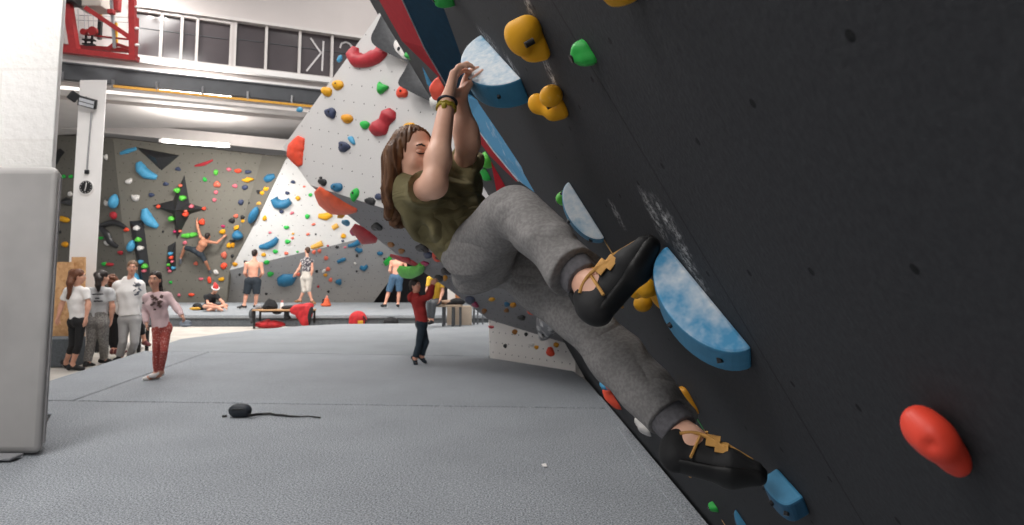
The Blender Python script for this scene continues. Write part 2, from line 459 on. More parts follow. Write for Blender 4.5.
WC.slab('wall_back_light', [cb[0], cb[2], WC.at(420, 229), WC.at(470, 150), WC.at(300, 140), WC.at(286, 159), WC.at(260, 214), WC.at(237, 257)], M_LIGHT, .2)
b2 = [olB[1], WC.at(292, 158), WC.at(286, 159), WC.at(260, 214), WC.at(237, 257), cb[0], WDg.at(226, 303), olB[2]]
bq = MB(); bq.add([olB[1] , WC.at(300, 156) , WC.at(286, 159) , WC.at(260, 214), olB[2], WC.at(237, 257), cb[0], WDg.at(226, 303), olB[3]],
                  [(0, 1, 2), (0, 2, 3), (0, 3, 4), (3, 5, 4), (4, 5, 6), (4, 6, 7, 8)])
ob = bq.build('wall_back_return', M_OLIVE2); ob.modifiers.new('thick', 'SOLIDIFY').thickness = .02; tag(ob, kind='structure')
WR2 = from_pts(atY(226, 159, 23.2), atY(263, 157, 22.9), atY(231, 263, 24.6), V(1, 0, 0))
WE = Wall((0, 31, 0), (0, -1, 0), (1, 0, 0))
WE.slab('wall_back_black', [V(-9, 31, -.12), V(8, 31, -.12), V(8, 31, 8), V(-9, 31, 8)], M_BLACKW, .2)

# ---- raised far platform of carpeted mats
pf = atZ(300, 314.8, PT)[1]
o = MB().box((-7, (pf + 26.3) / 2, PT - .05), (22, 26.3 - pf, .10)).build('landing_platform', M_MAT2, bevel=.02)
tag(o, 'upper pale grey platform mat on which the bare-chested climbers stand', 'mat')
o = MB().box((-7, (pf + 26.3) / 2 + .04, (PT - .102 - .12) / 2), (22, 26.3 - pf, PT - .102 + .12)).build('landing_platform', carpet('mat_carpet_shaded', '#6a6e72', '#4e5256', 40), bevel=.02)  # shade of the platform front put into the darker carpet colour
tag(o, 'shade-tinted lower mat layer carrying the far platform, behind the bench', 'mat')

# ---- crane beam, upper wall with windows, low bay ceiling, column
bl = atY(58, 78.5, 11.7); br = atY(312, 106.5, 13.5); br[2] = bl[2]
bd = unit(br - bl); bn = unit(np.cross(bd, (0, 0, 1))); bn = bn if bn[1] < 0 else -bn
WW = Wall(bl + V(0, 0, 0), bn, bd)
def onb(px, py, back=0.0): return on_plane(px, py, WW.p0 - WW.n * back, WW.n)
M_BEAM = mat('beam_steel', '#4b4d51', .5, .2, 4)
bh = onb(58, 61)[2] - bl[2]
A, B = bl - bd * 4, bl + bd * 9
mb = MB()
zc = bl[2] + bh / 2
mb.bar(A + V(0, 0, bh / 2) - bn * .03, B + V(0, 0, bh / 2) - bn * .03, .05, bh)
mb.bar(A + V(0, 0, .02) - bn * .05, B + V(0, 0, .02) - bn * .05, .14, .03); mb.bar(A + V(0, 0, bh - .02) - bn * .05, B + V(0, 0, bh - .02) - bn * .05, .14, .03)
o = mb.build('beam_crane', M_BEAM); tag(o, kind='structure')
# wall above the beam
back = .28
W0 = bl - bn * back
zt = bl[2] + bh
def wpt(px, py): return on_plane(px, py, W0, bn)
z_sill = wpt(137.6, 57.5)[2]; z_head = wpt(140, 8.5)[2]; z_head2 = wpt(240, 20)[2]
def wu(px): return np.dot(wpt(px, 50) - W0, bd)
def W(u, z, f=0.0): p = W0 + bd * u + bn * f; return V(p[0], p[1], z)
uL, uR = -4.5, 9.0
mb = MB()
def wbox(u0, u1, z0, z1, f0, f1):
    mb.hexa([W(u0, z0, f1), W(u1, z0, f1), W(u1, z0, f0), W(u0, z0, f0)], [W(u0, z1, f1), W(u1, z1, f1), W(u1, z1, f0), W(u0, z1, f0)])
wbox(uL, uR, zt - .3, z_sill, -.3, 0); wbox(uL, uR, z_head, 8.3, -.3, 0)
u_a, u_b, u_c, u_d = wu(127), wu(231), wu(234), wu(372)
wbox(uL, u_a, z_sill, z_head, -.3, 0); wbox(u_b, u_c, z_sill, z_head, -.3, 0.02); wbox(u_d, uR, z_sill, z_head, -.3, 0)
o = mb.build('wall_upper', M_PINKW); tag(o, kind='structure')
mb = MB(); wbox(uL, uR, z_sill - .1, z_sill, 0, .14); wbox(uL, uR, z_sill - .26, z_sill - .2, 0, .07)
o = mb.build('trim_1', M_WHITE); tag(o, kind='structure')
mb = MB(); wbox(u_a, uR, z_head, z_head + .06, 0, .1)
o = mb.build('trim_2', M_WHITE2); tag(o, kind='structure')
M_PANE = bpy.data.materials.new('dark_window_glass'); _t = NT(M_PANE); _t.b.inputs['Base Color'].default_value = srgb('#4a4446'); _t.b.inputs['Roughness'].default_value = .12; _t.b.inputs['Specular IOR Level'].default_value = .55
_f = _t.ramp(_t.noise(.8, _t.coord(), 3), .3, .7); _t.l(_t.mix(_f, srgb('#575052'), srgb('#423c3e')), _t.b.inputs['Base Color'])
def window(name, marks, zh):
    global mb
    mb = MB(); us = [wu(x) for x in marks]
    for i, u in enumerate(us):
        w = .05 if 0 < i < len(us) - 1 else .04
        wbox(u - w / 2, u + w / 2, z_sill, zh, -.12, .03)
    wbox(us[0], us[-1], z_sill, z_sill + .05, -.12, .03); wbox(us[0], us[-1], zh - .05, zh, -.12, .03)
    o = mb.build(name, M_WHITE2); tag(o, kind='structure')
    for a, b in zip(us[:-1], us[1:]):
        mb = MB(); wbox(a + .024, b - .024, z_sill + .05, zh - .05, -.1, -.07)
        mb.build('pane', M_PANE, o)
    mb = MB(); zz = (z_sill + zh) / 2 + .12
    wbox(us[0], us[-1], zz, zz + .012, -.066, -.055); mb.build('wire', M_BEAM, o)
    return o
w1 = window('window_1', [128, 160.5, 181, 196.5, 230.5], z_head - .01)
w2 = window('window_2', [235, 266, 299.6, 332, 371], z_head2)
# white tape strokes on the glass: a mirrored K and an arc
M_TAPE = mat('white_tape', '#cfcaca', .7)
def wq(px, py): u = wu(px); p = on_plane(px, py, W0 - bn * .055, bn); return p
mb = MB()
for a, b in (((323.5, 41), (322, 71)), ((310.5, 38), (321, 53)), ((321, 53), (306.5, 71))): mb.bar(wq(*a), wq(*b), .035, .008, up=bn)
mb.build('tape_strokes', M_TAPE, w2)
mb = MB(); arc = [(340, 48), (341.5, 43.5), (346, 42), (350, 44), (352, 47)]
for a, b in zip(arc, arc[1:]): mb.bar(wq(*a), wq(*b), .035, .008, up=bn)
mb.build('tape_arc', M_TAPE, w2)
# low bay ceiling with ribs
zc_ = WB.at(113, 138)[2]; zc2 = WB.at(263, 155)[2]
ce = [W(uL, zt - .25, -.35), W(uR + 2, zt - .25, -.35)]
cA = WA.at(-60, 131); cB = WC.at(420, 158)
CZ = max(zc_, zc2)
mb = MB()
o = MB().prism([W(uL - 4, CZ + .25, -.3), W(uR + 3, CZ + .25, -.3), V(9, 32, CZ + .25), V(-20, 32, CZ + .25)], (0, 0, .1)).build('ceiling', M_WHITE2); tag(o, kind='structure')
mb = MB()
for off, h_ in ((.55, .5), (4.3, .4), (7.2, .35)):
    a = bl - bn * off; mb.bar(V(a[0], a[1], CZ + .05) - bd * 4, V(a[0], a[1], CZ + .05) + bd * 14, .3, h_)
o = mb.build('beam_ceiling', M_WHITE2); tag(o, kind='structure')
mb = MB()
for off in (1.6, 2.4, 3.3, 5.2, 6.2, 8.4, 9.6):
    a = bl - bn * off; mb.bar(V(a[0], a[1], CZ + .2) - bd * 4, V(a[0], a[1], CZ + .2) + bd * 14, .1, .12)
o = mb.build('trim_3', M_WHITE2); tag(o, kind='structure')
mb = MB()
fa, fb = atY(90, 136, 24.4), WC.at(292, 157); fb = V(fb[0], fb[1] - .3, fb[2])
dfa = unit(fb - fa); up_ = V(0, 0, .36); mb.bar(fa - dfa * 6 + up_, fb + dfa * 8 + up_, .2, .4)
o = mb.build('beam_fascia', M_WHITE2); tag(o, kind='structure')
# column
cy_ = 11.72
cl, cr = atY(80, 80, cy_), atY(107, 80, cy_); cb_ = atY(83, 250, cy_)
M_COL = mat('column_paint', '#e9e6e4', .7, .04, 3, .08)
kx = 1 + .5 / cy_
o = MB().prism([V(cl[0], cy_, -.12), V(cr[0], cy_, -.12), V(cr[0] * kx, cy_ + .5, -.12), V(cl[0] * kx, cy_ + .5, -.12)], (0, 0, bl[2] + .1)).build('column', M_COL, bevel=.008); tag(o, kind='structure')
# white wall end on the left, close by
wx = atY(58, 80, 5.75)[0]
wc_ = [(wx - 3.5, 5.75), (wx, 5.75), (atY(61, 80, 6.7)[0], 6.7), (wx - 3.5, 6.7)]
o = MB().prism([V(x, y, -.13) for x, y in wc_], (0, 0, 6.4)).build('wall_left', M_BRICKW, bevel=.015); tag(o, kind='structure')
# ================================================================== CLIMBING HOLDS
HC = {}
PAL = dict(red='#b3303a', orange='#ee5338', coral='#e2725c', pink='#d86f7d', magenta='#b02a5e', yellow='#e0a31e', amber='#d9951b', brown='#9a6428', green='#2fb34a', lime='#62c94a', blue='#2c6e93', sky='#4d9cc4', navy='#3c4560', black='#2b2b2d', white='#dedad6', paleyellow='#dda84f')
def hmat(c):
    if c not in HC:
        HC[c] = mat('hold_' + c, PAL[c], .55, .22, 14, .25, spec=.35, lo=.3, hi=.75)
    return HC[c]
M_BOLT = mat('bolt_steel', '#3a3a3c', .4, .1, 20, metal=.8)
KIND = {   # lump amplitude, lobes, peak x, peak y, bend, power, second lump
    'blob': (.10, 3, .05, .12, 0, .75), 'jug': (.08, 2, .0, .38, .18, .6), 'pinch': (.16, 2, .1, .0, .0, .8),
    'ball': (.05, 3, 0, .05, 0, .7), 'crescent': (.05, 2, 0, .1, .45, .7), 'wedge': (.12, 3, .25, .3, .0, .9), 'double': (.30, 2, .0, .1, .1, .7), 'horn': (.10, 3, .3, .25, .5, .8)}
def dome(p, ax, ay, n, depth, kind='blob', seed=0, J=8, K=20, sink=.004):
    amp, lob, ox, oy, bend, pw = KIND[kind]; rnd = random.Random(seed); ph = rnd.uniform(0, 6.28); ph2 = rnd.uniform(0, 6.28)
    vs = []; fs = []
    for j in range(J):
        t = j / J; z = math.sin(t * math.pi / 2) ** .9; r = math.cos(t * math.pi / 2) ** pw
        for k in range(K):
            th = 2 * math.pi * k / K
            rr = r * (1 + amp * math.cos(lob * th + ph) + amp * .5 * math.cos((lob + 2) * th + ph2) * (1 - t))
            a = rr * math.cos(th) + ox * z; b = rr * math.sin(th) + oy * z + bend * (a * a - .4)
            zz = z
            if kind == 'jug' and b > .1: zz -= .45 * (b - .1) * (1 - t * .3)
            if kind in ('double', 'pinch'): zz *= 1 - .28 * math.exp(-((a) / .25) ** 2) * (z > .2)
            zz *= 1 + .08 * math.sin(5 * a + ph) * math.cos(4 * b + ph2)
            vs.append(p + ax * a + ay * b + n * (max(zz, 0) * depth if j else -sink))
    zz = (.72 if kind in ('double', 'pinch') else 1.0)
    top = p + ax * ox + ay * (oy + bend * (ox * ox - .4)) + n * depth * zz
    vs.append(top); L = len(vs) - 1
    for j in range(J - 1):
        for k in range(K):
            k2 = (k + 1) % K; fs.append((j * K + k, j * K + k2, (j + 1) * K + k2, (j + 1) * K + k))
    for k in range(K): fs.append(((J - 1) * K + k, (J - 1) * K + (k + 1) % K, L))
    fs.append(tuple(range(K))[::-1]); return vs, fs, top
HSEED = [10]
def hold(wall, px, py, w, h, ang, col, kind, label, group, depth=None, near=False, bolt=None, m=None):
    HSEED[0] += 1
    c, s = math.cos(math.radians(ang)), math.sin(math.radians(ang))
    p = wall.at(px, py)
    ax = (wall.at(px + c * w / 2, py - s * w / 2) - wall.at(px - c * w / 2, py + s * w / 2)) / 2
    ay = (wall.at(px - s * h / 2, py - c * h / 2) - wall.at(px + s * h / 2, py + c * h / 2)) / 2
    la, lb = np.linalg.norm(ax), np.linalg.norm(ay)
    dist = np.linalg.norm(p - CAM) / F
    dp = depth or max(.42 * min(w, h), .26 * max(w, h)) * dist
    big = max(w, h) > 11
    vs, fs, top = dome(p, ax, ay, wall.n, dp, kind, HSEED[0], 10 if big else 6, 24 if big else 14)
    o = mesh_obj('climbing_hold', vs, fs, m or hmat(col), None, True)
    tag(o, label, 'hold', group)
    if bolt or (bolt is None and big):
        r = .2 * min(la, lb) if bolt is None else bolt
        r = min(r, .035)
        MB().disc(top - wall.n * (.004), wall.n, r, .02, 10).build('bolt', M_BOLT, o)
    return o
def metric_hold(wall, px, py, w, h, dp, ang, col, kind, label, group, bolt=.008, m=None, off=0):
    """size given in metres on the wall: w along the wall's length, h up the wall, turned by ang"""
    HSEED[0] += 1
    p = wall.at(px, py) + wall.n * off; c, s = math.cos(math.radians(ang)), math.sin(math.radians(ang))
    ax = (wall.u * c + wall.v * s) * w / 2; ay = (-wall.u * s + wall.v * c) * h / 2
    vs, fs, top = dome(p, ax, ay, wall.n, dp, kind, HSEED[0], 14, 32)
    o = mesh_obj('climbing_hold', vs, fs, m or hmat(col), None, True); tag(o, label, 'hold', group)
    if bolt: MB().disc(top - wall.n * .003, wall.n, bolt, .012, 12).build('bolt', M_BOLT, o)
    return o
def sausage(wall, pts, rad, protr, col, label, group, m=None, n=14):
    """smooth elongated hold along a path of wall pixels, radii in pixels"""
    P = [wall.at(*q) for q in pts]; R = []; X = []
    for i, (q, r) in enumerate(zip(pts, rad)):
        q0, q1 = pts[max(i - 1, 0)], pts[min(i + 1, len(pts) - 1)]
        dx, dy = q1[0] - q0[0], q1[1] - q0[1]; L = math.hypot(dx, dy); ex, ey = -dy / L * r, dx / L * r
        X.append((wall.at(q[0] + ex, q[1] + ey) - wall.at(q[0] - ex, q[1] - ey)) / 2)
        R.append(r * np.linalg.norm(P[i] - CAM) / F)
    # smooth resample (Catmull-Rom)
    PP = []; RR = []; XX = []; N = len(P)
    for i in range(N - 1):
        p0, p1, p2, p3 = P[max(i - 1, 0)], P[i], P[i + 1], P[min(i + 2, N - 1)]
        for k in range(5):
            t = k / 5
            PP.append(.5 * (2 * p1 + (p2 - p0) * t + (2 * p0 - 5 * p1 + 4 * p2 - p3) * t * t + (3 * p1 - p0 - 3 * p2 + p3) * t ** 3)); RR.append(R[i] * (1 - t) + R[i + 1] * t); XX.append(X[i] * (1 - t) + X[i + 1] * t)
    PP.append(P[-1]); RR.append(R[-1]); XX.append(X[-1]); M = len(PP)
    vs = []; fs = []
    def ring(c, x, r, h): return [c + x * math.cos(math.pi * k / (n - 1)) + wall.n * (h * math.sin(math.pi * k / (n - 1)) - .006) for k in range(n)]
    for i in range(M):
        vs += ring(PP[i], XX[i], 1, RR[i] * protr)
    for i in range(M - 1):
        for k in range(n - 1): fs.append((i * n + k, i * n + k + 1, (i + 1) * n + k + 1, (i + 1) * n + k))
        fs.append((i * n, (i + 1) * n, (i + 1) * n + n - 1, i * n + n - 1))
    fs.append(tuple(range(n))); fs.append(tuple((M - 1) * n + k for k in range(n))[::-1])
    o = mesh_obj('climbing_hold', vs, fs, m or hmat(col), None, True, 60); return tag(o, label, 'hold', group)
def facet(wall, poly, peaks, hgt, m, name, label, group, cat='volume'):
    if 'blue' in label:
        cx_, cy2 = sum(q[0] for q in poly) / len(poly), sum(q[1] for q in poly) / len(poly)
        poly = [(cx_ + (x - cx_) * 1.22, cy2 + (y - cy2) * 1.22) for x, y in poly]; hgt *= 1.5
    """faceted volume: base outline in wall pixels, raised points inside; triangle fan to the nearest peak"""
    B = [wall.at(*q) - wall.n * .01 for q in poly]; Pk = [wall.at(*q) + wall.n * hgt for q in peaks]
    n = len(B); vs = B + Pk; fs = []
    if len(Pk) == 1:
        fs = [(i, (i + 1) % n, n) for i in range(n)]
    else:
        near = [min(range(len(Pk)), key=lambda j: (poly[i][0] - peaks[j][0]) ** 2 + (poly[i][1] - peaks[j][1]) ** 2) for i in range(n)]
        for i in range(n):
            j = (i + 1) % n
            fs.append((i, j, n + near[i]))
            if near[i] != near[j]: fs.append((j, n + near[j], n + near[i]))
        if len(Pk) > 2: fs.append(tuple(n + k for k in range(len(Pk))))
    fs.append(tuple(range(n))[::-1])
    o = mesh_obj(name, vs, fs, m, None, 'blue' in label)
    if 'blue' in label:
        ss = o.modifiers.new('round', 'SUBSURF'); ss.levels = ss.render_levels = 2
    return tag(o, label, cat, group)
M_VOLBLK = mat('black_volume', '#2c2c2e', .35, .15, 6, spec=.5)
M_BARE_EDGE = mat('bare_edge', '#b9b9bb', .5, .3, 40)  # bare plywood edge of the long volumes
# ---------------------------------------------------------------- olive wall
G = 'holds on the far olive wall'; GV = 'black volumes on the far olive wall'; GS = 'large blue holds on the far olive wall'
facet(WB, [(135.4, 146.8), (180, 155.5), (161.5, 170.9)], [(160, 157)], .35, M_VOLBLK, 'wall_volume', 'black triangular volume high on the olive wall under the tube light', GV)
facet(WB, [(184.5, 174), (189.5, 203), (207.8, 208.8), (190, 214), (176.8, 240), (172.5, 214), (151.5, 205.5), (173, 200)], [(181, 208)], .45, M_VOLBLK, 'wall_volume', 'big black four-pointed star volume on the olive wall', GV)
facet(WB, [(176, 241), (176, 271), (166.5, 271.5), (167.5, 246)], [(172.5, 256)], .25, M_VOLBLK, 'wall_volume', 'small black box volume below the tip of the black star', GV)
facet(WB, [(129, 221), (143.5, 220), (152, 286), (141, 286)], [(139, 226), (146, 280)], .22, M_VOLBLK, 'wall_volume', 'tall black volume behind the woman in the white hoodie', GV)
sausage(WB, [(138.5, 162), (141, 168), (147, 174), (157, 177.5)], [2.5, 5.2, 5, 2.2], 1, 'sky', 'curved blue hold left of the black triangle volume', GS)
sausage(WB, [(120.5, 153.5), (128, 151), (136.5, 148.5)], [1.5, 2.4, 1.6], 1, 'sky', 'slim blue hold touching the upper tip of the black triangle', GS)
sausage(WB, [(144.5, 208.5), (146.5, 216), (151, 222), (158, 227)], [2.5, 5.6, 5, 2], 1, 'sky', 'curved blue hold between the tall black volume and the star', GS)
facet(WA, [(117, 189.5), (122, 192), (124, 208), (115, 211.5), (111, 206), (112, 198)], [(119, 200)], .5, hmat('sky'), 'wall_volume', 'faceted blue volume right of the clock column', GS)
facet(WB, [(133, 236), (138, 238), (139, 249), (132, 254.5), (127, 250), (127, 244)], [(133, 245)], .4, hmat('sky'), 'wall_volume', 'faceted blue volume above the white-hooded woman', GS)
facet(WB, [(136, 268), (141, 277), (145, 284), (137, 280), (134, 274)], [(138, 276)], .3, hmat('sky'), 'wall_volume', 'blue volume half hidden between the woman and girl', GS)
sausage(WB, [(194.5, 166), (204, 164), (213, 160)], [.8, 1.9, .8], .7, 'red', 'thin red sliver hold high right of the black triangle', G)
OL = [
 (129, 181, 8, 5, 25, 'white', 'crescent', 'white claw hold just below the long blue hold'),
 (135.5, 197.5, 9, 7, -10, 'white', 'horn', 'white hooked hold left of the star'),
 (178, 169, 6, 4, -10, 'navy', 'blob', 'dark blue pebble just right of the triangle tip'),
 (166, 184, 6, 4, 0, 'navy', 'blob', 'dark blue pebble left of the star top point'),
 (151.5, 195, 6, 4.5, 0, 'navy', 'blob', 'dark blue pebble above the star left point'),
 (205, 179.5, 4, 5, 30, 'green', 'blob', 'small green hold right of the star top point'),
 (216, 172.5, 5, 5.5, 0, 'lime', 'jug', 'green hold above a column of coral and pink ones'),
 (217, 184.5, 7.5, 6.5, -10, 'coral', 'wedge', 'coral hold heading the column right of the star'),
 (216, 192.3, 4.5, 4, 0, 'pink', 'ball', 'pink pebble under the coral hold'),
 (214.5, 200, 4.5, 4, 0, 'pink', 'blob', 'lowest pink pebble of the column right of the star'),
 (229, 169.5, 5, 4, 0, 'pink', 'jug', 'pink hold at the left of the top right row'),
 (238, 171, 7, 4.5, 0, 'orange', 'jug', 'orange hold in the middle of the top right row'),
 (248, 172, 7, 4, 0, 'navy', 'blob', 'dark blue hold ending the top right row'),
 (248, 179.7, 11, 5, -8, 'yellow', 'double', 'double yellow hold under the top right row'),
 (235, 186, 5.5, 4, -10, 'pink', 'blob', 'pink hold left of a navy one, upper right of wall'),
 (245, 187.5, 6.5, 5, 0, 'navy', 'jug', 'navy hold beneath the double yellow hold'),
 (241, 202.4, 6, 5.5, 0, 'navy', 'jug', 'navy hold left of a tiny black dot hold'),
 (249.5, 203, 3, 3, 0, 'black', 'wedge', 'tiny black hold beside the lower navy hold'),
 (236, 216, 5, 4, 0, 'coral', 'blob', 'coral hold above a black one near the crease'),
 (232, 220.5, 6.5, 5, 0, 'black', 'blob', 'black hold below the coral one near the crease'),
 (242.5, 217.5, 4.5, 5, 0, 'black', 'wedge', 'black hold sitting on a yellow one near the crease'),
 (243.5, 221, 5.5, 3.5, 0, 'yellow', 'blob', 'yellow hold under the black wedge near the crease'),
 (222.6, 231.7, 6.5, 5, 10, 'yellow', 'blob', 'yellow hold above the climber right hand'),
 (223.2, 226.3, 4.5, 3, -10, 'magenta', 'blob', 'magenta hold topping the yellow one by the climber'),
 (236.5, 227.5, 5, 5.5, -50, 'yellow', 'pinch', 'yellow hold at the left edge of the blue wedge'),
 (229, 245.5, 5, 5.5, 10, 'yellow', 'blob', 'left yellow hold of a pair by the shirtless climber'),
 (233, 245, 4, 5.5, 0, 'amber', 'blob', 'right amber hold of a pair by the shirtless climber'),
 (232.5, 241, 6, 3.5, 0, 'black', 'wedge', 'black hold over the yellow pair by the climber'),
 (202, 222, 6.5, 6.5, -25, 'orange', 'blob', 'orange hold at the bare climber raised hand'),
 (185, 242.7, 4.5, 4, 0, 'pink', 'ball', 'pink hold under the long green one'),
 (224, 255, 6, 7, 10, 'coral', 'horn', 'coral hold right of the climber, upper of two'),
 (224, 266, 7, 6, 0, 'orange', 'jug', 'orange hold right of the climber, lower of two'),
 (233, 256, 4.5, 3.5, 0, 'black', 'blob', 'black hold beside the coral pair'),
 (196, 263.5, 4.5, 4, 0, 'coral', 'blob', 'faint coral hold under the climber bent knee'),
 (216, 272, 4.5, 5.5, 20, 'white', 'pinch', 'white and grey hold by the climber dangling foot'),
 (201, 279, 5, 3, 0, 'pink', 'blob', 'pink hold above the santa hat, left'),
 (209.5, 280, 4.5, 6.5, 0, 'orange', 'pinch', 'orange hold directly above the santa hat'),
 (221.5, 279.3, 6.5, 4, 8, 'yellow', 'blob', 'yellow hold above and right of the santa hat'),
 (191.5, 294.8, 6, 3.5, 0, 'orange', 'jug', 'orange hold low on the wall left of the hat'),
 (170.8, 282.3, 3.5, 3, 0, 'green', 'blob', 'tiny green hold near the girl in pink'),
 (179, 295, 3.5, 3, 0, 'pink', 'blob', 'tiny pink hold low behind the girl in pink'),
 (163, 231.5, 2.5, 2.5, 0, 'black', 'blob', 'tiny dark dot hold under the curved blue hold'),
]
for q in OL: hold(WB, *q[:6], q[6], q[7] + (' on the olive wall' if len(q[7].split()) < 12 else ''), G)
sausage(WB, [(182, 235.8), (188, 235.6), (190, 235.4)], [1.6, 2.6, 2.2], 1, 'lime', 'left half of the long green roll under the climber', G)
sausage(WB, [(190.5, 235.2), (192, 235), (197.5, 234)], [2.2, 2.6, 1.6], 1, 'lime', 'right half of the long green roll under the climber', G)
GSt = 'small holds bolted onto the black volumes'
def on_vol(px, py, r, col, label, lift): # sits on a volume face
    p = WB.at(px, py) + WB.n * lift; s_ = np.linalg.norm(WB.at(px + r, py) - WB.at(px, py))
    HSEED[0] += 1
    vs, fs, t_ = dome(p, WB.u * s_, WB.v * s_ * .85, WB.n, s_ * .9, 'blob', HSEED[0], 6, 14, sink=.1)
    tag(mesh_obj('climbing_hold', vs, fs, hmat(col), None, True), label, 'hold', GSt)
for q in ((179.5, 189.5, 3.2, 'lime', 'upper bright green hold on the black star', .2), (185.3, 197, 3.2, 'lime', 'second bright green hold on the black star', .24), (174.3, 217.5, 3, 'lime', 'lowest bright green hold on the black star', .25),
          (160, 206, 2.1, 'orange', 'orange hold on the left point of the black star', .14), (182, 185, 1.9, 'coral', 'coral hold at the top of the black star', .14), (188, 213.2, 2.8, 'orange', 'orange hold right of the black star centre', .22), (188.5, 209.5, 1.8, 'coral', 'coral hold just above the orange one on the star', .25),
          (193.5, 205.5, 2.2, 'pink', 'pink hold on the right arm of the black star', .2), (204.5, 208.3, 1.9, 'orange', 'orange hold on the tip of the star right arm', .06), (176, 231.2, 1.7, 'magenta', 'magenta hold near the bottom tip of the star', .1), (180.5, 231, 1.7, 'coral', 'coral hold near the bottom tip of the star', .05),
          (173.5, 256.3, 2, 'orange', 'orange hold on the small black box volume', .22), (170, 264, 2, 'lime', 'green hold on the small black box volume', .1), (174, 267.5, 2, 'sky', 'blue hold at the foot of the small black box', .08), (170, 271, 2, 'pink', 'pink hold at the foot of the small black box', .02), (172.5, 252.5, 2.2, 'sky', 'blue hold high on the small black box volume', .18), (169, 267.5, 1.6, 'magenta', 'magenta hold on the small black box volume', .06), (174, 260.5, 1.5, 'pink', 'pink hold in the middle of the small black box', .18),
          (140.5, 238.5, 3, 'lime', 'bright green hold on the tall black volume', .18), (142.5, 247, 3, 'white', 'white hold on the tall black volume', .19), (147, 265, 2.8, 'lime', 'green hold low on the tall black volume', .2), (143, 260.5, 2.5, 'sky', 'pale blue hold low on the tall black volume', .18), (146.5, 269.5, 2, 'pink', 'pink hold low on the tall black volume', .2), (139, 227, 3, 'white', 'white hold topping the tall black volume', .2)):
    on_vol(*q)
# left part of the olive wall, around the column
GA = 'holds on the olive wall around the clock column'
AL = [
 (106, 157, 4.5, 5, 20, 'white', 'horn', 'white hold high beside the clock column'),
 (107, 203, 7, 5, -20, 'white', 'horn', 'white hold left of the faceted blue volume'),
 (113.7, 215.5, 6.5, 8, 5, 'red', 'jug', 'red block hold under the faceted blue volume'),
 (116.5, 223, 9, 5, -20, 'white', 'crescent', 'white hold under the red block'),
 (108, 243, 8, 4, -20, 'white', 'crescent', 'white hold among black ones, right of column'),
 (126.5, 229.7, 5.5, 4, 0, 'orange', 'blob', 'orange hold at the seam beside the tall volume'),
 (120.6, 252.6, 6, 4, -10, 'red', 'blob', 'dark red hold left of the second blue volume'),
 (101, 238, 5, 3, 0, 'green', 'blob', 'green hold at the right edge of the column'),
 (110, 264.5, 8, 3.5, 0, 'red', 'jug', 'red hold above the curly head'),
 (104.5, 264, 5.5, 4, 0, 'green', 'blob', 'green hold above the grey-shirted girl'),
 (64, 176.5, 4, 4, 0, 'green', 'ball', 'left green pebble between pad and column'),
 (71, 176.5, 4, 4, 0, 'green', 'ball', 'right green pebble between pad and column'),
 (64.5, 219.5, 11, 6, -15, 'yellow', 'jug', 'yellow hold between pad and column'),
 (65.5, 244.5, 6, 6, 20, 'amber', 'jug', 'amber hold just above the chipboard'),
 (70.5, 194, 4.5, 5, 0, 'white', 'blob', 'white hold at the left edge of the column'),
 (60, 232, 2.5, 3, 0, 'black', 'blob', 'tiny dark hold between pad and column'),
]
for q in AL: hold(WA, *q[:6], q[6], q[7], GA)
GB = 'black volumes around the clock column'
facet(WA, [(52, 157), (60, 148), (65, 152), (61, 157), (57, 165)], [(58, 155)], .35, M_VOLBLK, 'wall_volume', 'black volume near the top of the white pad', GB)
facet(WA, [(58, 201), (66, 197), (72, 199), (72, 206), (64, 205)], [(67, 201)], .3, M_VOLBLK, 'wall_volume', 'flat black volume left of the clock', GB)
sausage(WA, [(100, 226), (108, 223.5), (117, 223), (126, 228)], [2.2, 3, 3, 1.5], 1, 'black', 'long black arm hold right of the column', GB, M_VOLBLK)
sausage(WA, [(101, 227), (107, 234), (111, 242), (118, 247)], [2.2, 3.2, 3, 1.6], 1, 'black', 'black arm hold curving down right of the column', GB, M_VOLBLK)
# return strip between olive and light wall
GR = 'holds along the crease beside the light wall'
WR = from_pts(olB[1], olB[2], WC.at(260, 214), V(1, 0, 0))
facet(WR, [(260, 202), (262.5, 205), (262.5, 216), (254, 226), (249.5, 228), (251, 216)], [(256, 214)], .4, hmat('blue'), 'wall_volume', 'tall blue volume on the edge of the light wall', GR)
facet(WR, [(241, 226), (248, 236), (246.5, 238.5), (239, 243), (235.5, 239), (237, 231)], [(240, 235)], .45, hmat('blue'), 'wall_volume', 'blue wedge volume right of the shirtless climber', GR)
sausage(WR, [(266, 180), (270, 178), (275.5, 175.5)], [3, 4.2, 2.2], 1, 'blue', 'rounded blue hold high in the crease by light wall', GR)
for q in ((266.5, 189, 4.5, 6, -20, 'yellow', 'double', 'yellow hold in the crease, upper of a pair'), (262.5, 193, 4.5, 4.5, 0, 'yellow', 'blob', 'yellow hold in the crease, lower of a pair'), (258.7, 192, 4.5, 4.5, 0, 'black', 'wedge', 'black hold left of the yellow crease pair'), (259, 203.5, 5.5, 3.5, 10, 'paleyellow', 'blob', 'pale yellow hold on top of the tall blue volume')):
    hold(WR, *q[:6], q[6], q[7], GR)
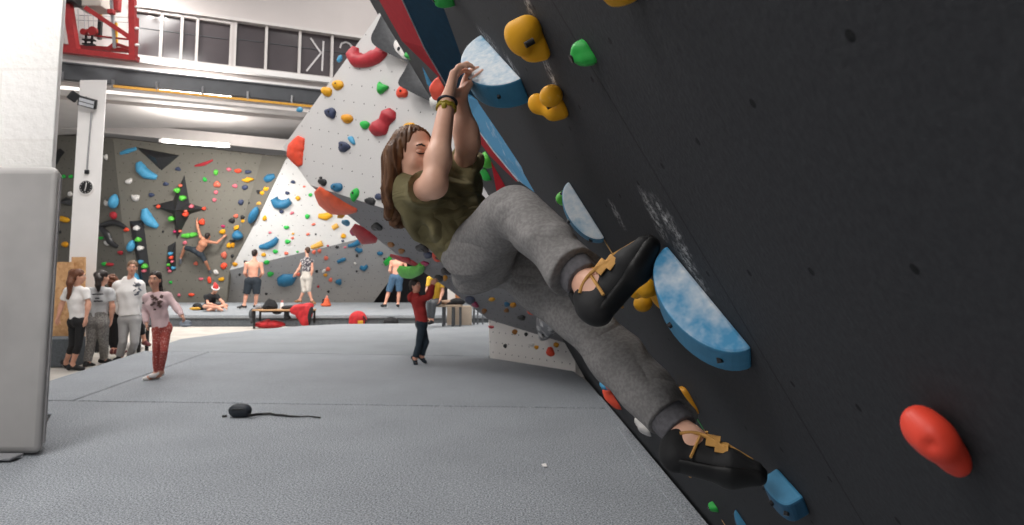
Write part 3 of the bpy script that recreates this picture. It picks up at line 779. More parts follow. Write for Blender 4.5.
# ---------------------------------------------------------------- light + grey wall
GC = 'holds on the light far wall'
sausage(WC, [(274, 198), (277, 203.5), (285, 204), (290.5, 200.5)], [4, 5, 4.6, 3.2], 1, 'blue', 'blue boomerang hold high on the light wall', 'large blue holds on the light wall')
sausage(WC, [(259.5, 247), (267, 246), (274, 242.5), (277.5, 238)], [1.8, 3.6, 3.6, 2], 1, 'blue', 'glossy blue banana hold above the dark-shorted man', 'large blue holds on the light wall')
sausage(WDg, [(278, 281.5), (284, 280), (291, 279), (295.5, 276)], [3.5, 6, 5.4, 2], .9, 'blue', 'big rounded blue hold by the tank-top man hand', 'large blue holds on the light wall')
sausage(WC, [(318.5, 216), (326, 216.5), (332, 214)], [2.2, 3.8, 2.6], .9, 'yellow', 'broad yellow hold on the light wall under the prow edge', GC)
sausage(WC, [(333, 228), (338, 225)], [2.6, 2.4], .9, 'paleyellow', 'slanted pale yellow hold on the light wall under prow', GC)
sausage(WC, [(311, 247.5), (316, 246), (322.5, 243)], [1.6, 2.6, 3], .9, 'paleyellow', 'long pale yellow hold beside the tank-top man head', GC)
CL = [
 (264.7, 218.3, 4.5, 5.5, -20, 'yellow', 'blob', 'yellow hold near the tall blue volume'), (263.7, 254.7, 5, 4, 0, 'yellow', 'blob', 'yellow hold between blue banana and bare back'),
 (298, 198.3, 5.5, 4.5, 0, 'yellow', 'jug', 'yellow hold right of the blue boomerang'), (343.5, 236, 5.5, 5, 0, 'yellow', 'blob', 'yellow hold under the magenta prow edge hold'),
 (310.5, 195, 4.5, 3.5, 0, 'green', 'jug', 'green hold right of the top yellow one'), (307.3, 216.3, 5, 5, 0, 'green', 'horn', 'green hold left of the broad yellow hold'),
 (286.5, 227.5, 5.5, 4, 0, 'green', 'jug', 'green hold above the blue banana'), (287.7, 241.7, 6, 4.5, 0, 'green', 'blob', 'green hold right of the blue banana'),
 (275.3, 251.5, 5.5, 4, -10, 'green', 'blob', 'green hold below the blue banana'), (297.5, 251.8, 3, 2, 0, 'green', 'blob', 'tiny green hold left of the tank-top man'),
 (292, 213, 4.5, 3, 20, 'pink', 'blob', 'pink sliver under the blue boomerang'), (270, 232.6, 3, 2.5, 0, 'pink', 'blob', 'pink dot above the blue banana'),
 (313.5, 224.3, 4.5, 2.5, 15, 'coral', 'blob', 'coral sliver below the broad yellow hold'), (308, 234.3, 4, 2.5, 15, 'coral', 'blob', 'coral sliver above the tank-top man'),
 (293, 233.7, 3, 2, 0, 'yellow', 'blob', 'tiny yellow hold beside a coral one'), (292.5, 238, 3.5, 2.5, 0, 'coral', 'blob', 'coral hold just under the tiny yellow one'),
 (286.3, 253.3, 4.5, 3.5, -10, 'coral', 'blob', 'coral hold at the lower rim of light wall'), (304.3, 186.6, 3, 2, 0, 'coral', 'blob', 'coral dot near the prow tip'),
 (287.3, 193, 5, 3.5, -10, 'navy', 'blob', 'navy hold above the blue boomerang'), (281.5, 211.5, 5, 4, -10, 'navy', 'blob', 'navy hold below the blue boomerang'), (293, 182, 5, 3.5, -10, 'navy', 'blob', 'navy hold topmost of three near the boomerang'),
 (328, 245.8, 2.2, 2.2, 0, 'red', 'blob', 'tiny dark red hold near the grey boundary'), (315.7, 234.2, 2, 2, 0, 'black', 'blob', 'tiny black dot right of the coral sliver'),
]
for q in CL: hold(WC, *q[:6], q[6], q[7] + ' on the light wall' if 'light wall' not in q[7] and len(q[7].split()) < 12 else q[7], GC)
GD = 'holds on the grey lower far wall'
sausage(WDg, [(348, 246), (354, 244.5), (359.5, 241.5)], [1.4, 2.2, 3], .9, 'blue', 'blue fin hold highest on the grey wall', GD)
sausage(WDg, [(355.5, 248.5), (359, 250.5), (362.5, 250)], [1.8, 2.4, 1.6], .9, 'blue', 'blue hold under the blue fin on the grey wall', GD)
sausage(WDg, [(337.5, 262), (342, 260), (345.8, 258.8)], [1.5, 2, 1.3], .9, 'blue', 'blue bar hold left on the grey wall', GD)
sausage(WDg, [(360, 267), (364, 268.5), (367.5, 265.5)], [1.8, 2.6, 1.6], .9, 'blue', 'blue hold lowest right on the grey wall', GD)
hold(WDg, 338.7, 282, 6.5, 6, 0, 'blue', 'wedge', 'pointed blue hold low on the grey wall', GD)
hold(WDg, 380, 253.5, 6, 4, 0, 'blue', 'jug', 'blue hold left of the green ball under the prow', GD)
sausage(WDg, [(386, 259), (388.5, 261.5)], [4.2, 5], .8, 'green', 'green ball hold beside the shirtless man in denim shorts', GD)
DL = [(266.7, 262.3, 6.5, 4, 5, 'green', 'jug', 'green hold right of the bare back'), (270.3, 274.2, 6.5, 5, 15, 'green', 'wedge', 'green wedge right of the dark shorts'),
 (235, 264.3, 5.5, 4, 0, 'amber', 'blob', 'amber hold left of the bare-backed man'), (245.3, 262, 4, 3.5, 0, 'black', 'wedge', 'black hold at the bare-backed man elbow'), (239.7, 274.6, 2.5, 2.5, 0, 'black', 'blob', 'black dot left of the dark shorts'), (266.3, 293.7, 3, 2.2, 0, 'black', 'blob', 'black dot near the dark shorts hem'),
 (326, 258, 4.5, 4, -10, 'coral', 'blob', 'coral hold upper right of the tank-top man'), (319.5, 250.7, 4, 4, 0, 'coral', 'blob', 'coral hold under the long pale yellow one'), (314, 252, 4, 4, 0, 'coral', 'blob', 'coral hold at the tank-top man neck'),
 (328, 269, 4.5, 4, 10, 'coral', 'blob', 'coral hold right of a white one'), (330.7, 279.7, 4, 4, 0, 'coral', 'blob', 'coral hold left of the pointed blue hold'), (325.5, 275, 4, 3, 0, 'amber', 'blob', 'amber hold in a coral column'), (298.3, 274.3, 4.5, 3.5, 0, 'coral', 'blob', 'coral hold at the tank-top man hand'),
 (323.7, 271, 4.5, 3, 20, 'white', 'pinch', 'white and black hold left of the coral column'), (316.8, 271.4, 3, 3, 0, 'black', 'wedge', 'black hold by the tank-top man arm'), (337, 247, 4, 2.6, 0, 'black', 'blob', 'black hold near the wall boundary'), (357, 255.6, 2.6, 2.8, 0, 'black', 'blob', 'black hold under the blue pair'),
 (345, 247.3, 3, 2, 0, 'pink', 'blob', 'pale pink hold left of the blue fin'), (355, 263.5, 2.6, 2.6, 0, 'white', 'blob', 'white dot between blue holds'), (318.3, 286.6, 2.5, 2.5, 0, 'red', 'blob', 'dark red dot right of the light shorts'), (328.5, 291.6, 2.5, 2.5, 0, 'black', 'blob', 'black dot above the orange chalk bag'), (342.7, 241, 3, 2, 0, 'navy', 'blob', 'navy dot under the yellow hold'), (384.3, 258.7, 2, 2, 0, 'black', 'blob', 'black dot left of the green ball'), (356.7, 271.3, 2, 2, 0, 'black', 'blob', 'black dot left of the lowest blue hold')]
for q in DL: hold(WDg, *q[:6], q[6], q[7] + (' on the grey wall' if len(q[7].split()) < 12 else ''), GD)
# ---------------------------------------------------------------- prow, pale upper face
GU = 'holds on the pale prow face'
sausage(WU, [(356, 47), (353.5, 54), (358, 60), (367, 60.5), (376, 56.5), (381.5, 52), (380, 46)], [3, 6.4, 8, 7, 7.4, 6.5, 3], 1, 'red', 'big red U-shaped hold at the top of the prow', GU)
sausage(WU, [(393, 110), (389.5, 115), (385, 121.5), (380.5, 128), (373.5, 131.5)], [3.6, 7.6, 5.8, 8.8, 5.5], 1, 'red', 'big red bone-shaped hold left of the girl hair', GU)
UL = [(327.3, 92, 10, 10, 0, 'yellow', 'jug', 'round yellow hold with bolt near the prow rim', .1), (338.3, 85.3, 11.5, 9, -10, 'yellow', 'jug', 'yellow hooked hold upper right of the round yellow'),
 (330.6, 113.3, 11.5, 10.5, -20, 'navy', 'wedge', 'navy teardrop hold below the round yellow one'), (347.5, 119, 11, 9.5, 0, 'amber', 'jug', 'yellow hold left of the green ball hold'), (365.3, 125, 9, 8.5, 0, 'green', 'ball', 'round green hold beside the red bone'),
 (382, 88, 11, 11, -30, 'green', 'horn', 'green hook hold under the red U'), (402, 92.5, 11.5, 11.5, -30, 'orange', 'wedge', 'orange angular hold by the grey flare'), (344, 147, 11.5, 10.5, 0, 'navy', 'wedge', 'navy hold lowest on the middle of the face'),
 (352, 140, 5, 10, 30, 'sky', 'crescent', 'small blue claw hold above the lower navy one'), (410, 126.5, 11, 8, 0, 'yellow', 'blob', 'yellow hold just above the girl hair'),
 (322.5, 182.3, 9.5, 7, -20, 'black', 'wedge', 'black hold on the ridge above the red wedge'), (337.3, 187.3, 11.5, 9, 0, 'blue', 'ball', 'blue round hold on the ridge'), (355, 195, 7.5, 13, -15, 'green', 'jug', 'green ear-shaped hold on the ridge'), (370.5, 201.4, 11, 8, -15, 'black', 'blob', 'black hold on the ridge right of the green ear'), (379, 197, 8, 6.5, -15, 'navy', 'blob', 'grey blue hold beside the girl hair ends'),
 (321, 178, 3, 3, 0, 'black', 'blob', 'tiny black hold near the lower left rim')]
for q in UL: hold(WU, *q[:6], q[6], q[7] + (' on the prow' if 'prow' not in q[7] and len(q[7].split()) < 12 else ''), GU)
sausage(WU, [(301.5, 137), (297, 147), (296, 156), (300, 166)], [3.5, 7.5, 7.5, 2.5], .9, 'orange', 'orange flame-shaped hold on the left corner of the prow', GU)
hold(WU, 340, 59, 4, 8, -25, 'sky', 'blob', 'small blue hold on the prow rim left of the red U', GU)
hold(WU, 300, 110, 6, 5, 30, 'sky', 'blob', 'small blue hold on the left prow rim', GU)
# grey flared volumes + white ball
M_FLARE = mat('grey_flare', '#545558', .6, .25, 20)
GF = 'grey flared volumes at the top of the prow'
def flare(right, left, hts, label):
    """scooped fin: straight right edge, hooked left outline that stands off the wall, hollow face between"""
    def off(px, py, h): return on_plane(px, py, WU.p0 + WU.n * h, WU.n)
    Rr = [off(x, y, .03) for x, y in right]; Ll = [off(x, y, h) for (x, y), h in zip(left, hts)]
    def dense(P, n=17):
        out = []
        for i in range(n):
            t = i / (n - 1) * (len(P) - 1); k = min(int(t), len(P) - 2); f = t - k
            p0, p1, p2, p3 = P[max(k - 1, 0)], P[k], P[k + 1], P[min(k + 2, len(P) - 1)]
            out.append(.5 * (2 * p1 + (p2 - p0) * f + (2 * p0 - 5 * p1 + 4 * p2 - p3) * f * f + (3 * p1 - p0 - 3 * p2 + p3) * f ** 3))
        return out
    Rr, Ll = dense(Rr), dense(Ll); N = len(Rr); K = 10; vs = []; fs = []
    for i in range(N):
        wd_ = np.linalg.norm(Rr[i] - Ll[i])
        for k in range(K):
            s_ = k / (K - 1); vs.append(Ll[i] * (1 - s_) + Rr[i] * s_ - WU.n * (.28 * wd_ * math.sin(math.pi * s_) ** .8 * .5))
    n0 = len(vs)
    for i in range(N):
        for k in range(K):
            p = vs[i * K + k]; vs.append(p - WU.n * (np.dot(p - WU.p0, WU.n) + .01))
    for o, fl in ((0, False), (n0, True)):
        for i in range(N - 1):
            for k in range(K - 1):
                f = (o + i * K + k, o + i * K + k + 1, o + (i + 1) * K + k + 1, o + (i + 1) * K + k); fs.append(f[::-1] if fl else f)
    rim = [i * K for i in range(N)] + [(N - 1) * K + k for k in range(1, K)] + [i * K + K - 1 for i in range(N - 2, -1, -1)] + [k for k in range(K - 2, 0, -1)]
    for x, y in zip(rim, rim[1:] + rim[:1]): fs.append((x, y, n0 + y, n0 + x))
    o = mesh_obj('wall_volume', vs, fs, M_FLARE, None, True, 40); return tag(o, label, 'volume', GF)
flare([(384, 12), (390, 24), (397, 38), (404, 51), (411, 63)], [(382, 13), (376.5, 25), (371, 38), (378, 48), (409, 63)], (.05, .14, .26, .25, .05), 'upper grey flared volume beside the big red U')
flare([(411, 60), (417, 70), (424, 81), (431, 92), (438, 104)], [(409, 61), (404, 71), (398, 83), (407, 90), (436, 104.5)], (.05, .14, .26, .25, .05), 'lower grey flared volume left of the girl wrists')
hold(WU, 404, 51, 15, 24, 25, 'white', 'ball', 'white bulb hold between the two grey flares', GU)
p_ = WU.at(413, 57); 
hold(Wall(WU.p0 + WU.n * .4, WU.n, WU.u), 413.5, 57.5, 11, 8, -30, 'green', 'blob', 'green hold bolted over the white bulb', GU, depth=.12)
# ---------------------------------------------------------------- prow, grey underside
GL = 'holds on the grey underside of the prow'
sausage(WL, [(317, 189), (325, 197), (336, 205), (348, 209), (357, 210.5)], [3, 6.5, 7, 4.5, 1.5], 1.3, 'orange', 'long orange wedge hold along the left edge of the underside', GL, mat('hold_vivid_orange', '#fa6a45', .5, .15, 8))
sausage(WL, [(353, 226), (360, 231), (367, 237), (377, 240.5)], [2.5, 5, 6, 2], 1.2, 'red', 'long red wedge hold on the underside edge', GL)
LL = [(376.6, 227, 11.5, 7.5, -8, 'black', 'wedge', 'black hold above the long red wedge'), (391, 244.7, 7, 5, -10, 'brown', 'jug', 'ochre hold right of the long red wedge'), (401.5, 251, 6.5, 5, -10, 'brown', 'blob', 'ochre hold above the bare shoulders'),
 (422, 248, 13.5, 7.5, -12, 'black', 'wedge', 'black hold left of the orange dome'), (439.5, 255, 15, 11, -18, 'orange', 'ball', 'orange dome hold near the climber hip'), (428, 254.8, 9.5, 6.5, -10, 'navy', 'blob', 'navy hold under the black one by the orange dome'),
 (354.5, 230.5, 8, 10, -30, 'magenta', 'blob', 'magenta hold on the very edge of the underside'), (346, 222.5, 9, 5, -25, 'sky', 'blob', 'blue hold on the edge between orange and red wedges'), (341, 216, 6, 5, -25, 'amber', 'double', 'amber knobs on the edge under the orange wedge'),
 (406, 259.5, 11, 4.5, -15, 'red', 'wedge', 'dark red hold above the green bean'), (424, 264, 9, 5.5, 5, 'magenta', 'wedge', 'magenta hold tip above the boy'), (446, 271.5, 11.5, 6.5, -12, 'black', 'wedge', 'black hold upper of two at the boy hands'), (439, 278.5, 9, 7, -20, 'black', 'jug', 'black hold lower of two gripped by the boy'),
 (445.3, 278, 4.5, 6, 0, 'amber', 'blob', 'amber hold beside the boy black grips'), (458, 284, 6, 4.5, -30, 'sky', 'blob', 'blue hold under the climber seat'), (447.5, 263.5, 6, 4, -30, 'black', 'blob', 'black hold behind the orange dome'),
 (470, 300, 11, 7, -10, 'navy', 'jug', 'dark blue hold under the climber thigh'), (475, 304.5, 8, 5, -30, 'magenta', 'wedge', 'purple hold lower right of the dark blue one'), (492, 299.5, 6.5, 4, 12, 'yellow', 'jug', 'yellow hold left in the row over kick board'), (507, 304.3, 6, 4.5, -10, 'blue', 'blob', 'blue hold in the row over the kick board'),
 (513.3, 305, 6, 5, 10, 'amber', 'jug', 'amber hold right of the blue one over kick board'), (506.5, 310.3, 5, 4, 0, 'brown', 'blob', 'brown hold under the blue one over kick board'), (484.3, 311, 5, 5, 0, 'brown', 'blob', 'ochre hold nearest the left end over kick board'), (521.5, 317.7, 8, 5, -5, 'black', 'wedge', 'black hold low over the kick board'), (533.5, 308.7, 12.5, 10.5, -20, 'orange', 'ball', 'orange dome over the kick board by climber leg')]
for q in LL: hold(WL, *q[:6], q[6], q[7] + (' of the underside' if 'underside' not in q[7] and len(q[7].split()) < 12 else ''), GL)
sausage(WL, [(390, 255.5), (400, 258.5), (411, 262), (418, 266)], [1.2, 2.2, 2.4, 1.4], 1, 'red', 'long red rail hold above the green bean', GL)
sausage(Wall(WL.p0 + WL.n * .02, WL.n, WL.u), [(398, 268), (404, 271.5), (412, 272), (420, 269), (422, 264)], [2.2, 5, 5.6, 5, 3], 1, 'lime', 'bright green bean hold above the boy head', GL)
hold(WL, 549, 322, 24, 24, -20, 'white', 'wedge', 'grey chalky triangular volume behind the climber thigh', GL, depth=.25, m=mat('grey_volume', '#85868a', .6, .6, 9, col2='#d6d6d6', lo=.5, hi=.62))
GK = 'holds on the pale kick board'
for q in ((491.3, 327, 6, 3, 0, 'red', 'jug', 'dark red hold at the left corner of the kick board'), (515, 332, 5.5, 5, 0, 'brown', 'jug', 'ochre hold in the upper middle of the kick board'), (526.3, 334.3, 3.5, 4, 0, 'black', 'blob', 'small black hold right of the ochre one'), (505.3, 346, 3.5, 4.5, 0, 'black', 'blob', 'small black hold low left on kick board'), (531.5, 344.3, 5.5, 4.5, 0, 'white', 'blob', 'off-white hold in the middle of the kick board'),
          (536.5, 347.3, 4.5, 4, -20, 'amber', 'blob', 'amber hold beside the off-white one'), (556.3, 345, 5, 5.5, -20, 'amber', 'jug', 'amber hold over the orange kick board hold'), (550.7, 352, 7.5, 10, 10, 'orange', 'blob', 'orange oval hold low on the kick board'), (567, 337.5, 6.5, 5.5, -15, 'yellow', 'jug', 'yellow hold at the right end of kick board'), (570.3, 345.3, 5.5, 7, 0, 'blue', 'blob', 'blue hold at the right end of kick board'), (574, 350.5, 4, 6.5, -10, 'orange', 'blob', 'orange hold at the right end of kick board')):
    hold(WK, *q[:6], q[6], q[7], GK)
# ---------------------------------------------------------------- dark wall
GX = 'holds on the dark overhanging wall'
def chalked(name, base, lo, hi, sc=7, white='#dfe3e6'):
    m = bpy.data.materials.new(name); t = NT(m); co = t.coord()
    f = t.ramp(t.noise(sc, co, 5, .65), lo, hi); f2 = t.ramp(t.noise(60, co, 3), .3, .7)
    t.l(t.mix(t.math('MULTIPLY', f, t.math('ADD', t.math('MULTIPLY', f2, .35), .6)), srgb(base), srgb(white)), t.b.inputs['Base Color'])
    t.b.inputs['Roughness'].default_value = .65; t.b.inputs['Specular IOR Level'].default_value = .3; t.bump(t.noise(90, co, 3), .2, .002); return m
M_BLUEC = chalked('blue_chalky', '#5a9cc0', .33, .52)
M_BLUEC2 = chalked('blue_chalky_worn', '#4a93bf', .44, .62, 5)
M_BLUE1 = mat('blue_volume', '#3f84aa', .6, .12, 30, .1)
M_BLUE2 = mat('blue_volume_shaded', '#2c5f80', .6, .12, 30, .1)  # shaded copy of the volume blue, painted on side faces
M_YELC = chalked('yellow_chalky', '#e0a11c', .55, .75, 9, '#d8c39a')
def halfmoon(a, b, bulge, thick, label, m_top, m_side, tilt=0.0, seg=22, flatten=1.0):
    """shelf volume: straight edge on the wall from pixel a to pixel b, half-disc sticking out, thickness below"""
    A, B = WD.at(*a), WD.at(*b); c = (A + B) / 2; e = (B - A) / 2; R = np.linalg.norm(e); e = e / R
    n = WD.n; t = np.cross(e, n); t = t if np.dot(t, CAM - c) < 0 else -t         # thickness runs away from the viewed face
    o_ = unit(n + t * tilt)
    top = []; bot = []
    for i in range(seg + 1):
        th = math.pi * i / seg
        q = c - e * R * math.cos(th) + o_ * bulge * math.sin(th) ** flatten
        top.append(q); bot.append(q + t * thick)
    root = empty('wall_volume', c, label, 'volume', 'blue half-moon volumes on the dark wall')
    S = seg + 1
    vs = top + bot; fs = [tuple(range(S)), tuple(range(S, 2 * S))[::-1]] + [(i, i + 1, S + i + 1, S + i) for i in range(seg)] + [(seg, 0, S, 2 * S - 1)]
    # one body, face 0 is the chalky shelf
    me = bpy.data.meshes.new('shelf'); me.from_pydata([tuple(v) for v in vs], [], fs)
    bm = bmesh.new(); bm.from_mesh(me); bmesh.ops.recalc_face_normals(bm, faces=bm.faces[:]); bm.to_mesh(me); bm.free()
    me.materials.append(m_side); me.materials.append(m_top); me.polygons[0].material_index = 1
    ob = bpy.data.objects.new('shelf', me); link(ob, root)
    bv = ob.modifiers.new('bevel', 'BEVEL'); bv.width = .006; bv.segments = 2; bv.limit_method = 'ANGLE'; bv.angle_limit = math.radians(40); bv.harden_normals = False
    mb = MB()
    for th in (.6, 1.57, 2.5):
        q = c - e * R * math.cos(th) + o_ * bulge * math.sin(th) ** flatten * 1.0 + t * thick * .45
        mb.disc(q, q - c, .006, .012, 10)
    mb.build('bolt', M_BOLT, ob)
    return root
halfmoon((481, 34), (521, 78), .125, .09, 'blue half-moon volume, chalk-white on top, gripped by the climbing girl', M_BLUEC, M_BLUE1)
halfmoon((569, 181), (605, 238), .062, .05, 'small chalky blue half-moon volume above the girl shin', M_BLUEC, M_BLUE1)
halfmoon((667, 245), (752, 348), .086, .088, 'large blue half-moon volume under the girl upper foot', M_BLUEC2, M_BLUE1)
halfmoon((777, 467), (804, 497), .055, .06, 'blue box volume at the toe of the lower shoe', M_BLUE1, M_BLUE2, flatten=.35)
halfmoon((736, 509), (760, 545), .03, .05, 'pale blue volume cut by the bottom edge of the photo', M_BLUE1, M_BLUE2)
# long two-coloured volumes running up the wall
M_REDV = mat('red_volume', '#b02f38', .9, .12, 20, .05, spec=.05)
M_NAVYV = mat('deep_blue_volume', '#17374b', .9, .2, 25, .1, spec=.05)
M_SKYV = chalked('light_blue_volume', '#4d98c4', .58, .74, 8)
def ridge(name_label, right, mid, left, mat_r, mat_l, edge=True):
    R = [WD.at(x, y) - WD.n * .004 for x, y in right]; Mi = [atY(x, y, Y) for x, y, Y in mid]; L = [atY(x, y, Y) for x, y, Y in left]
    def wallward(p): return p - WD.n * (np.dot(p - WD.p0, WD.n) + .004)
    Bk = [wallward(p) for p in L]
    root = empty('wall_volume', R[len(R) // 2], name_label, 'volume', 'long two-coloured volumes on the dark wall')
    def strip(A, B, name, m):
        n = len(A); vs = A + B + [wallward(p) for p in A] + [wallward(p) for p in B]
        fs = [(i, i + 1, n + i + 1, n + i) for i in range(n - 1)] + [(2 * n + i, 3 * n + i, 3 * n + i + 1, 2 * n + i + 1) for i in range(n - 1)]
        fs += [(i, 2 * n + i, 2 * n + i + 1, i + 1) for i in range(n - 1)] + [(n + i, n + i + 1, 3 * n + i + 1, 3 * n + i) for i in range(n - 1)]
        fs += [(0, n, 3 * n, 2 * n), (n - 1, 3 * n - 1, 4 * n - 1, 2 * n - 1)]
        return mesh_obj(name, vs, fs, m, root)
    strip(R, Mi, 'near_face', mat_r); strip(Mi, L, 'far_face', mat_l)
    if edge: MB().tube([p + WD.n * .002 for p in Mi], .004, 6).build('bare_edge', M_BARE_EDGE, root)
ridge('long deep blue and red volume at the top, above the girl hands', [(425, -50), (433, -25), (442, 0), (460, 50), (476, 98)], [(382, -50, 3.1), (392, -25, 3.15), (403, 0, 3.2), (424.5, 47, 3.5), (446, 84, 3.8)], [(355, -50, 3.9), (366, -25, 4.0), (379, 0, 4.2), (402, 41, 4.3), (440.5, 78.5, 4.2)], M_NAVYV, M_REDV)
ridge('long light blue volume with a red far side, beside the girl forearm', [(479, 102), (505, 140), (525, 170), (541, 198)], [(448, 88, 3.75), (470, 118, 3.8), (494, 151, 3.6), (519, 181, 3.45)], [(447, 95, 4.1), (466, 125, 4.2), (491, 157, 4.0), (516, 181.5, 3.6)], M_SKYV, M_REDV)
def tri_vol(pts, Y, label, m):
    P = [atY(x, y, Y) for x, y in pts]; Q = [p - WD.n * (np.dot(p - WD.p0, WD.n) + .004) for p in P]
    n = len(P); fs = [tuple(range(n)), tuple(range(n, 2 * n))[::-1]] + [(i, (i + 1) % n, n + (i + 1) % n, n + i) for i in range(n)]
    tag(mesh_obj('wall_volume', P + Q, fs, m), label, 'volume', 'small volumes on the dark wall')
tri_vol([(491, 162), (508, 181), (497, 194)], 4.6, 'red triangular volume behind the girl raised knee', M_REDV)
tri_vol([(422, 66), (427, 72), (434, 92), (427, 84)], 6.2, 'light blue sliver volume beside the lower grey flare', M_BLUE1)
# single holds, sizes in metres
MH = [
 (589, 53, .05, .05, .03, 0, 'green', 'wedge', 'green hold right of the big yellow one', None),
 (626, -21, .06, .06, .04, 0, 'yellow', 'ball', 'yellow hold cut by the top edge of the photo', None),
 (449, -7, .10, .08, .06, 0, 'green', 'blob', 'green hold at the top beside the deep blue volume', None),
 
 (690, 399, .09, .10, .035, 20, 'amber', 'wedge', 'yellow hold above the climber lower ankle', None),
 (716, 507, .05, .05, .03, 0, 'green', 'wedge', 'small green hold below the climber lower shoe', None),
 (614, 397, .25, .16, .07, 35, 'orange', 'wedge', 'orange hold at the foot of the wall by the mat', None),
 (612, 381, .16, .12, .06, 30, 'orange', 'blob', 'small orange hold just beyond the orange one at the foot', None),
 (607.5, 384, .12, .1, .06, 0, 'sky', 'blob', 'small teal hold between the two low orange ones', None),
 (646, 427, .12, .16, .05, 30, 'white', 'wedge', 'white hold low on the wall beside the shin cuff', None),
 (566, 197, .05, .05, .035, 0, 'lime', 'ball', 'green hold peeking behind the small half-moon volume', None),
 (475, 150, .28, .22, .11, 0, 'orange', 'ball', 'red dome hold right of the girl far forearm', None),
 (489, 159, .14, .12, .07, 0, 'lime', 'ball', 'upper green hold beside the red triangle volume', None),
 (488, 174, .14, .12, .06, 0, 'green', 'ball', 'lower green hold beside the red triangle volume', None),
 (470, 163, .25, .14, .05, 30, 'amber', 'blob', 'amber hold low behind the girl sleeve', None),
 (444, 88, .17, .17, .11, 0, 'orange', 'horn', 'coral hold just behind the girl wrists', mat('hold_bright_coral', '#ef5a45', .5, .1, 14)),
 (438, 103, .22, .18, .08, 0, 'white', 'blob', 'white hold behind the girl bracelet', None),
]
for q in MH: metric_hold(WD, *q[:9 - 1], q[8] if 'wall' in q[8] else q[8], GX, m=q[9])
M_TAPEB = mat('beige_tape', '#c8a06a', .7); M_TAPEG = mat('green_tape', '#3f9a55', .7)
def tape(a, b, m, label, w=.011):
    A, B = WD.at(*a), WD.at(*b); mb = MB(); mb.bar(A + WD.n * .0015, B + WD.n * .0015, w, .002, up=WD.n)
    tag(mb.build('tape_strip', m), label, 'tape', 'tape strips on the dark wall')
tape((604, 239), (616, 259), M_TAPEB, 'beige tape strip under the small chalky half-moon')
tape((694, 413), (704, 429), M_TAPEG, 'green tape strip below the low yellow hold')
tape((704, 429), (713, 442), M_TAPEB, 'beige tape strip continuing the green one')
tape((722, 520), (732, 535), M_TAPEB, 'beige tape strip at the bottom edge')
# chalk on the pale holds' tape markers on kick board and olive wall are part of the holds

def blobhold(wall, ells, dimples, label, group, m, h=.004, bolt=None):
    def off(px, py, hh): return on_plane(px, py, wall.p0 + wall.n * hh, wall.n)
    Rm = np.stack([wall.u, wall.v, wall.n], 1); B = Body(.02)
    for px, py, hh, rad in ells: B.ell(off(px, py, hh), rad, Rm)
    for px, py, hh, r in dimples: B.ell(off(px, py, hh), (r, r, r), Rm, k=.008, op='s')
    B.half(wall.p0 - wall.n * .003, -wall.n)
    o = B.build('climbing_hold', m, None, h); tag(o, label, 'hold', group)
    if bolt: MB().disc(off(*bolt), wall.n, .007, .02, 12).build('bolt', M_BOLT, o)
    return o
blobhold(WD, [(518, 39, .050, (.034, .040, .026)), (527, 30, .028, (.033, .031, .031)), (531, 47, .026, (.036, .034, .03)), (536, 38, .008, (.04, .052, .02))], [(529, 43, .060, .013), (521, 50, .064, .008)], 'big chalky yellow hold at the top of the dark wall', GX, M_YELC, bolt=(529.5, 43, .046))
blobhold(WD, [(538, 104, .046, (.024, .027, .024)), (551, 96, .026, (.028, .026, .028)), (554, 111, .024, (.028, .024, .026)), (559, 104, .006, (.034, .036, .016))], [(549, 105, .048, .008)], 'chalky two-lobed yellow hold below the big one', GX, M_YELC, bolt=(550.5, 105, .036))
blobhold(WD, [(635, 290, .05, (.022, .024, .02)), (643, 303, .035, (.026, .024, .026)), (646, 288, .03, (.026, .026, .026)), (657, 296, .008, (.04, .04, .016))], [(642, 294, .062, .006)], 'yellow knobbly hold under the climber upper shoe', GX, hmat('yellow'))
blobhold(WD, [(922, 427, .026, (.018, .023, .020)), (938, 441, .028, (.018, .023, .020)), (953, 458, .018, (.017, .020, .015)), (940, 445, .008, (.02, .038, .012))], [(931, 446, .042, .004)], 'blurred red hold alone on the lower right of the wall', GX, mat('hold_coralred', '#e0432f', .5, .1, 14), .0025)
# ================================================================== PROPS
M_BLK = mat('black_cloth', '#232325', .85, .3, 25, .2)
M_BLKM = mat('black_metal', '#1d1d1f', .45, .2, 20)
M_STEELW = mat('grey_metal', '#9a9a9c', .4, .15, 20, metal=.6)
# ---- upright crash pad on the left
M_VINYL = mat('vinyl_grey', '#b4b1af', .6, .1, 2.2, .06, col2='#a5a2a0')
pz0, pz1 = .012, atY(30, 166, 5.2)[2]
fl_, frt = atY(-60, 300, 5.2), atY(41.5, 452, 5.2); frt2 = atY(47, 170, 5.2)
xb = atY(51, 250, 5.62)
root = empty('crash_pad', (-4.3, 5.3, 0), 'tall light grey vinyl crash pad standing upright against the white wall end', 'pad')
mb = MB(); xr = frt[0]
foot = [(-5.35, 5.2), (xr, 5.2), (atY(46.5, 440, 5.52)[0], 5.52), (-5.35, 5.52)]
o = MB().prism([V(x, y, pz0) for x, y in foot], (0, 0, pz1 - pz0)).build('cover', M_VINYL, root, bevel=.06, seg=4)
mb = MB(); mb.tube([V(xr - .005, 5.2 + .03, pz0 + .08), V(xr - .005, 5.2 + .03, pz1 - .08)], .008, 8); mb.build('piping', mat('vinyl_seam', '#8b898a', .6), root, True)
a, b = atZ(-5, 458, .013), atZ(24, 456, .013)
o = MB().box((b[0] - .2, 5.1, .025), (.4, .14, .022)).build('flap', mat('vinyl_flap', '#8e8f92', .7), root, bevel=.008)

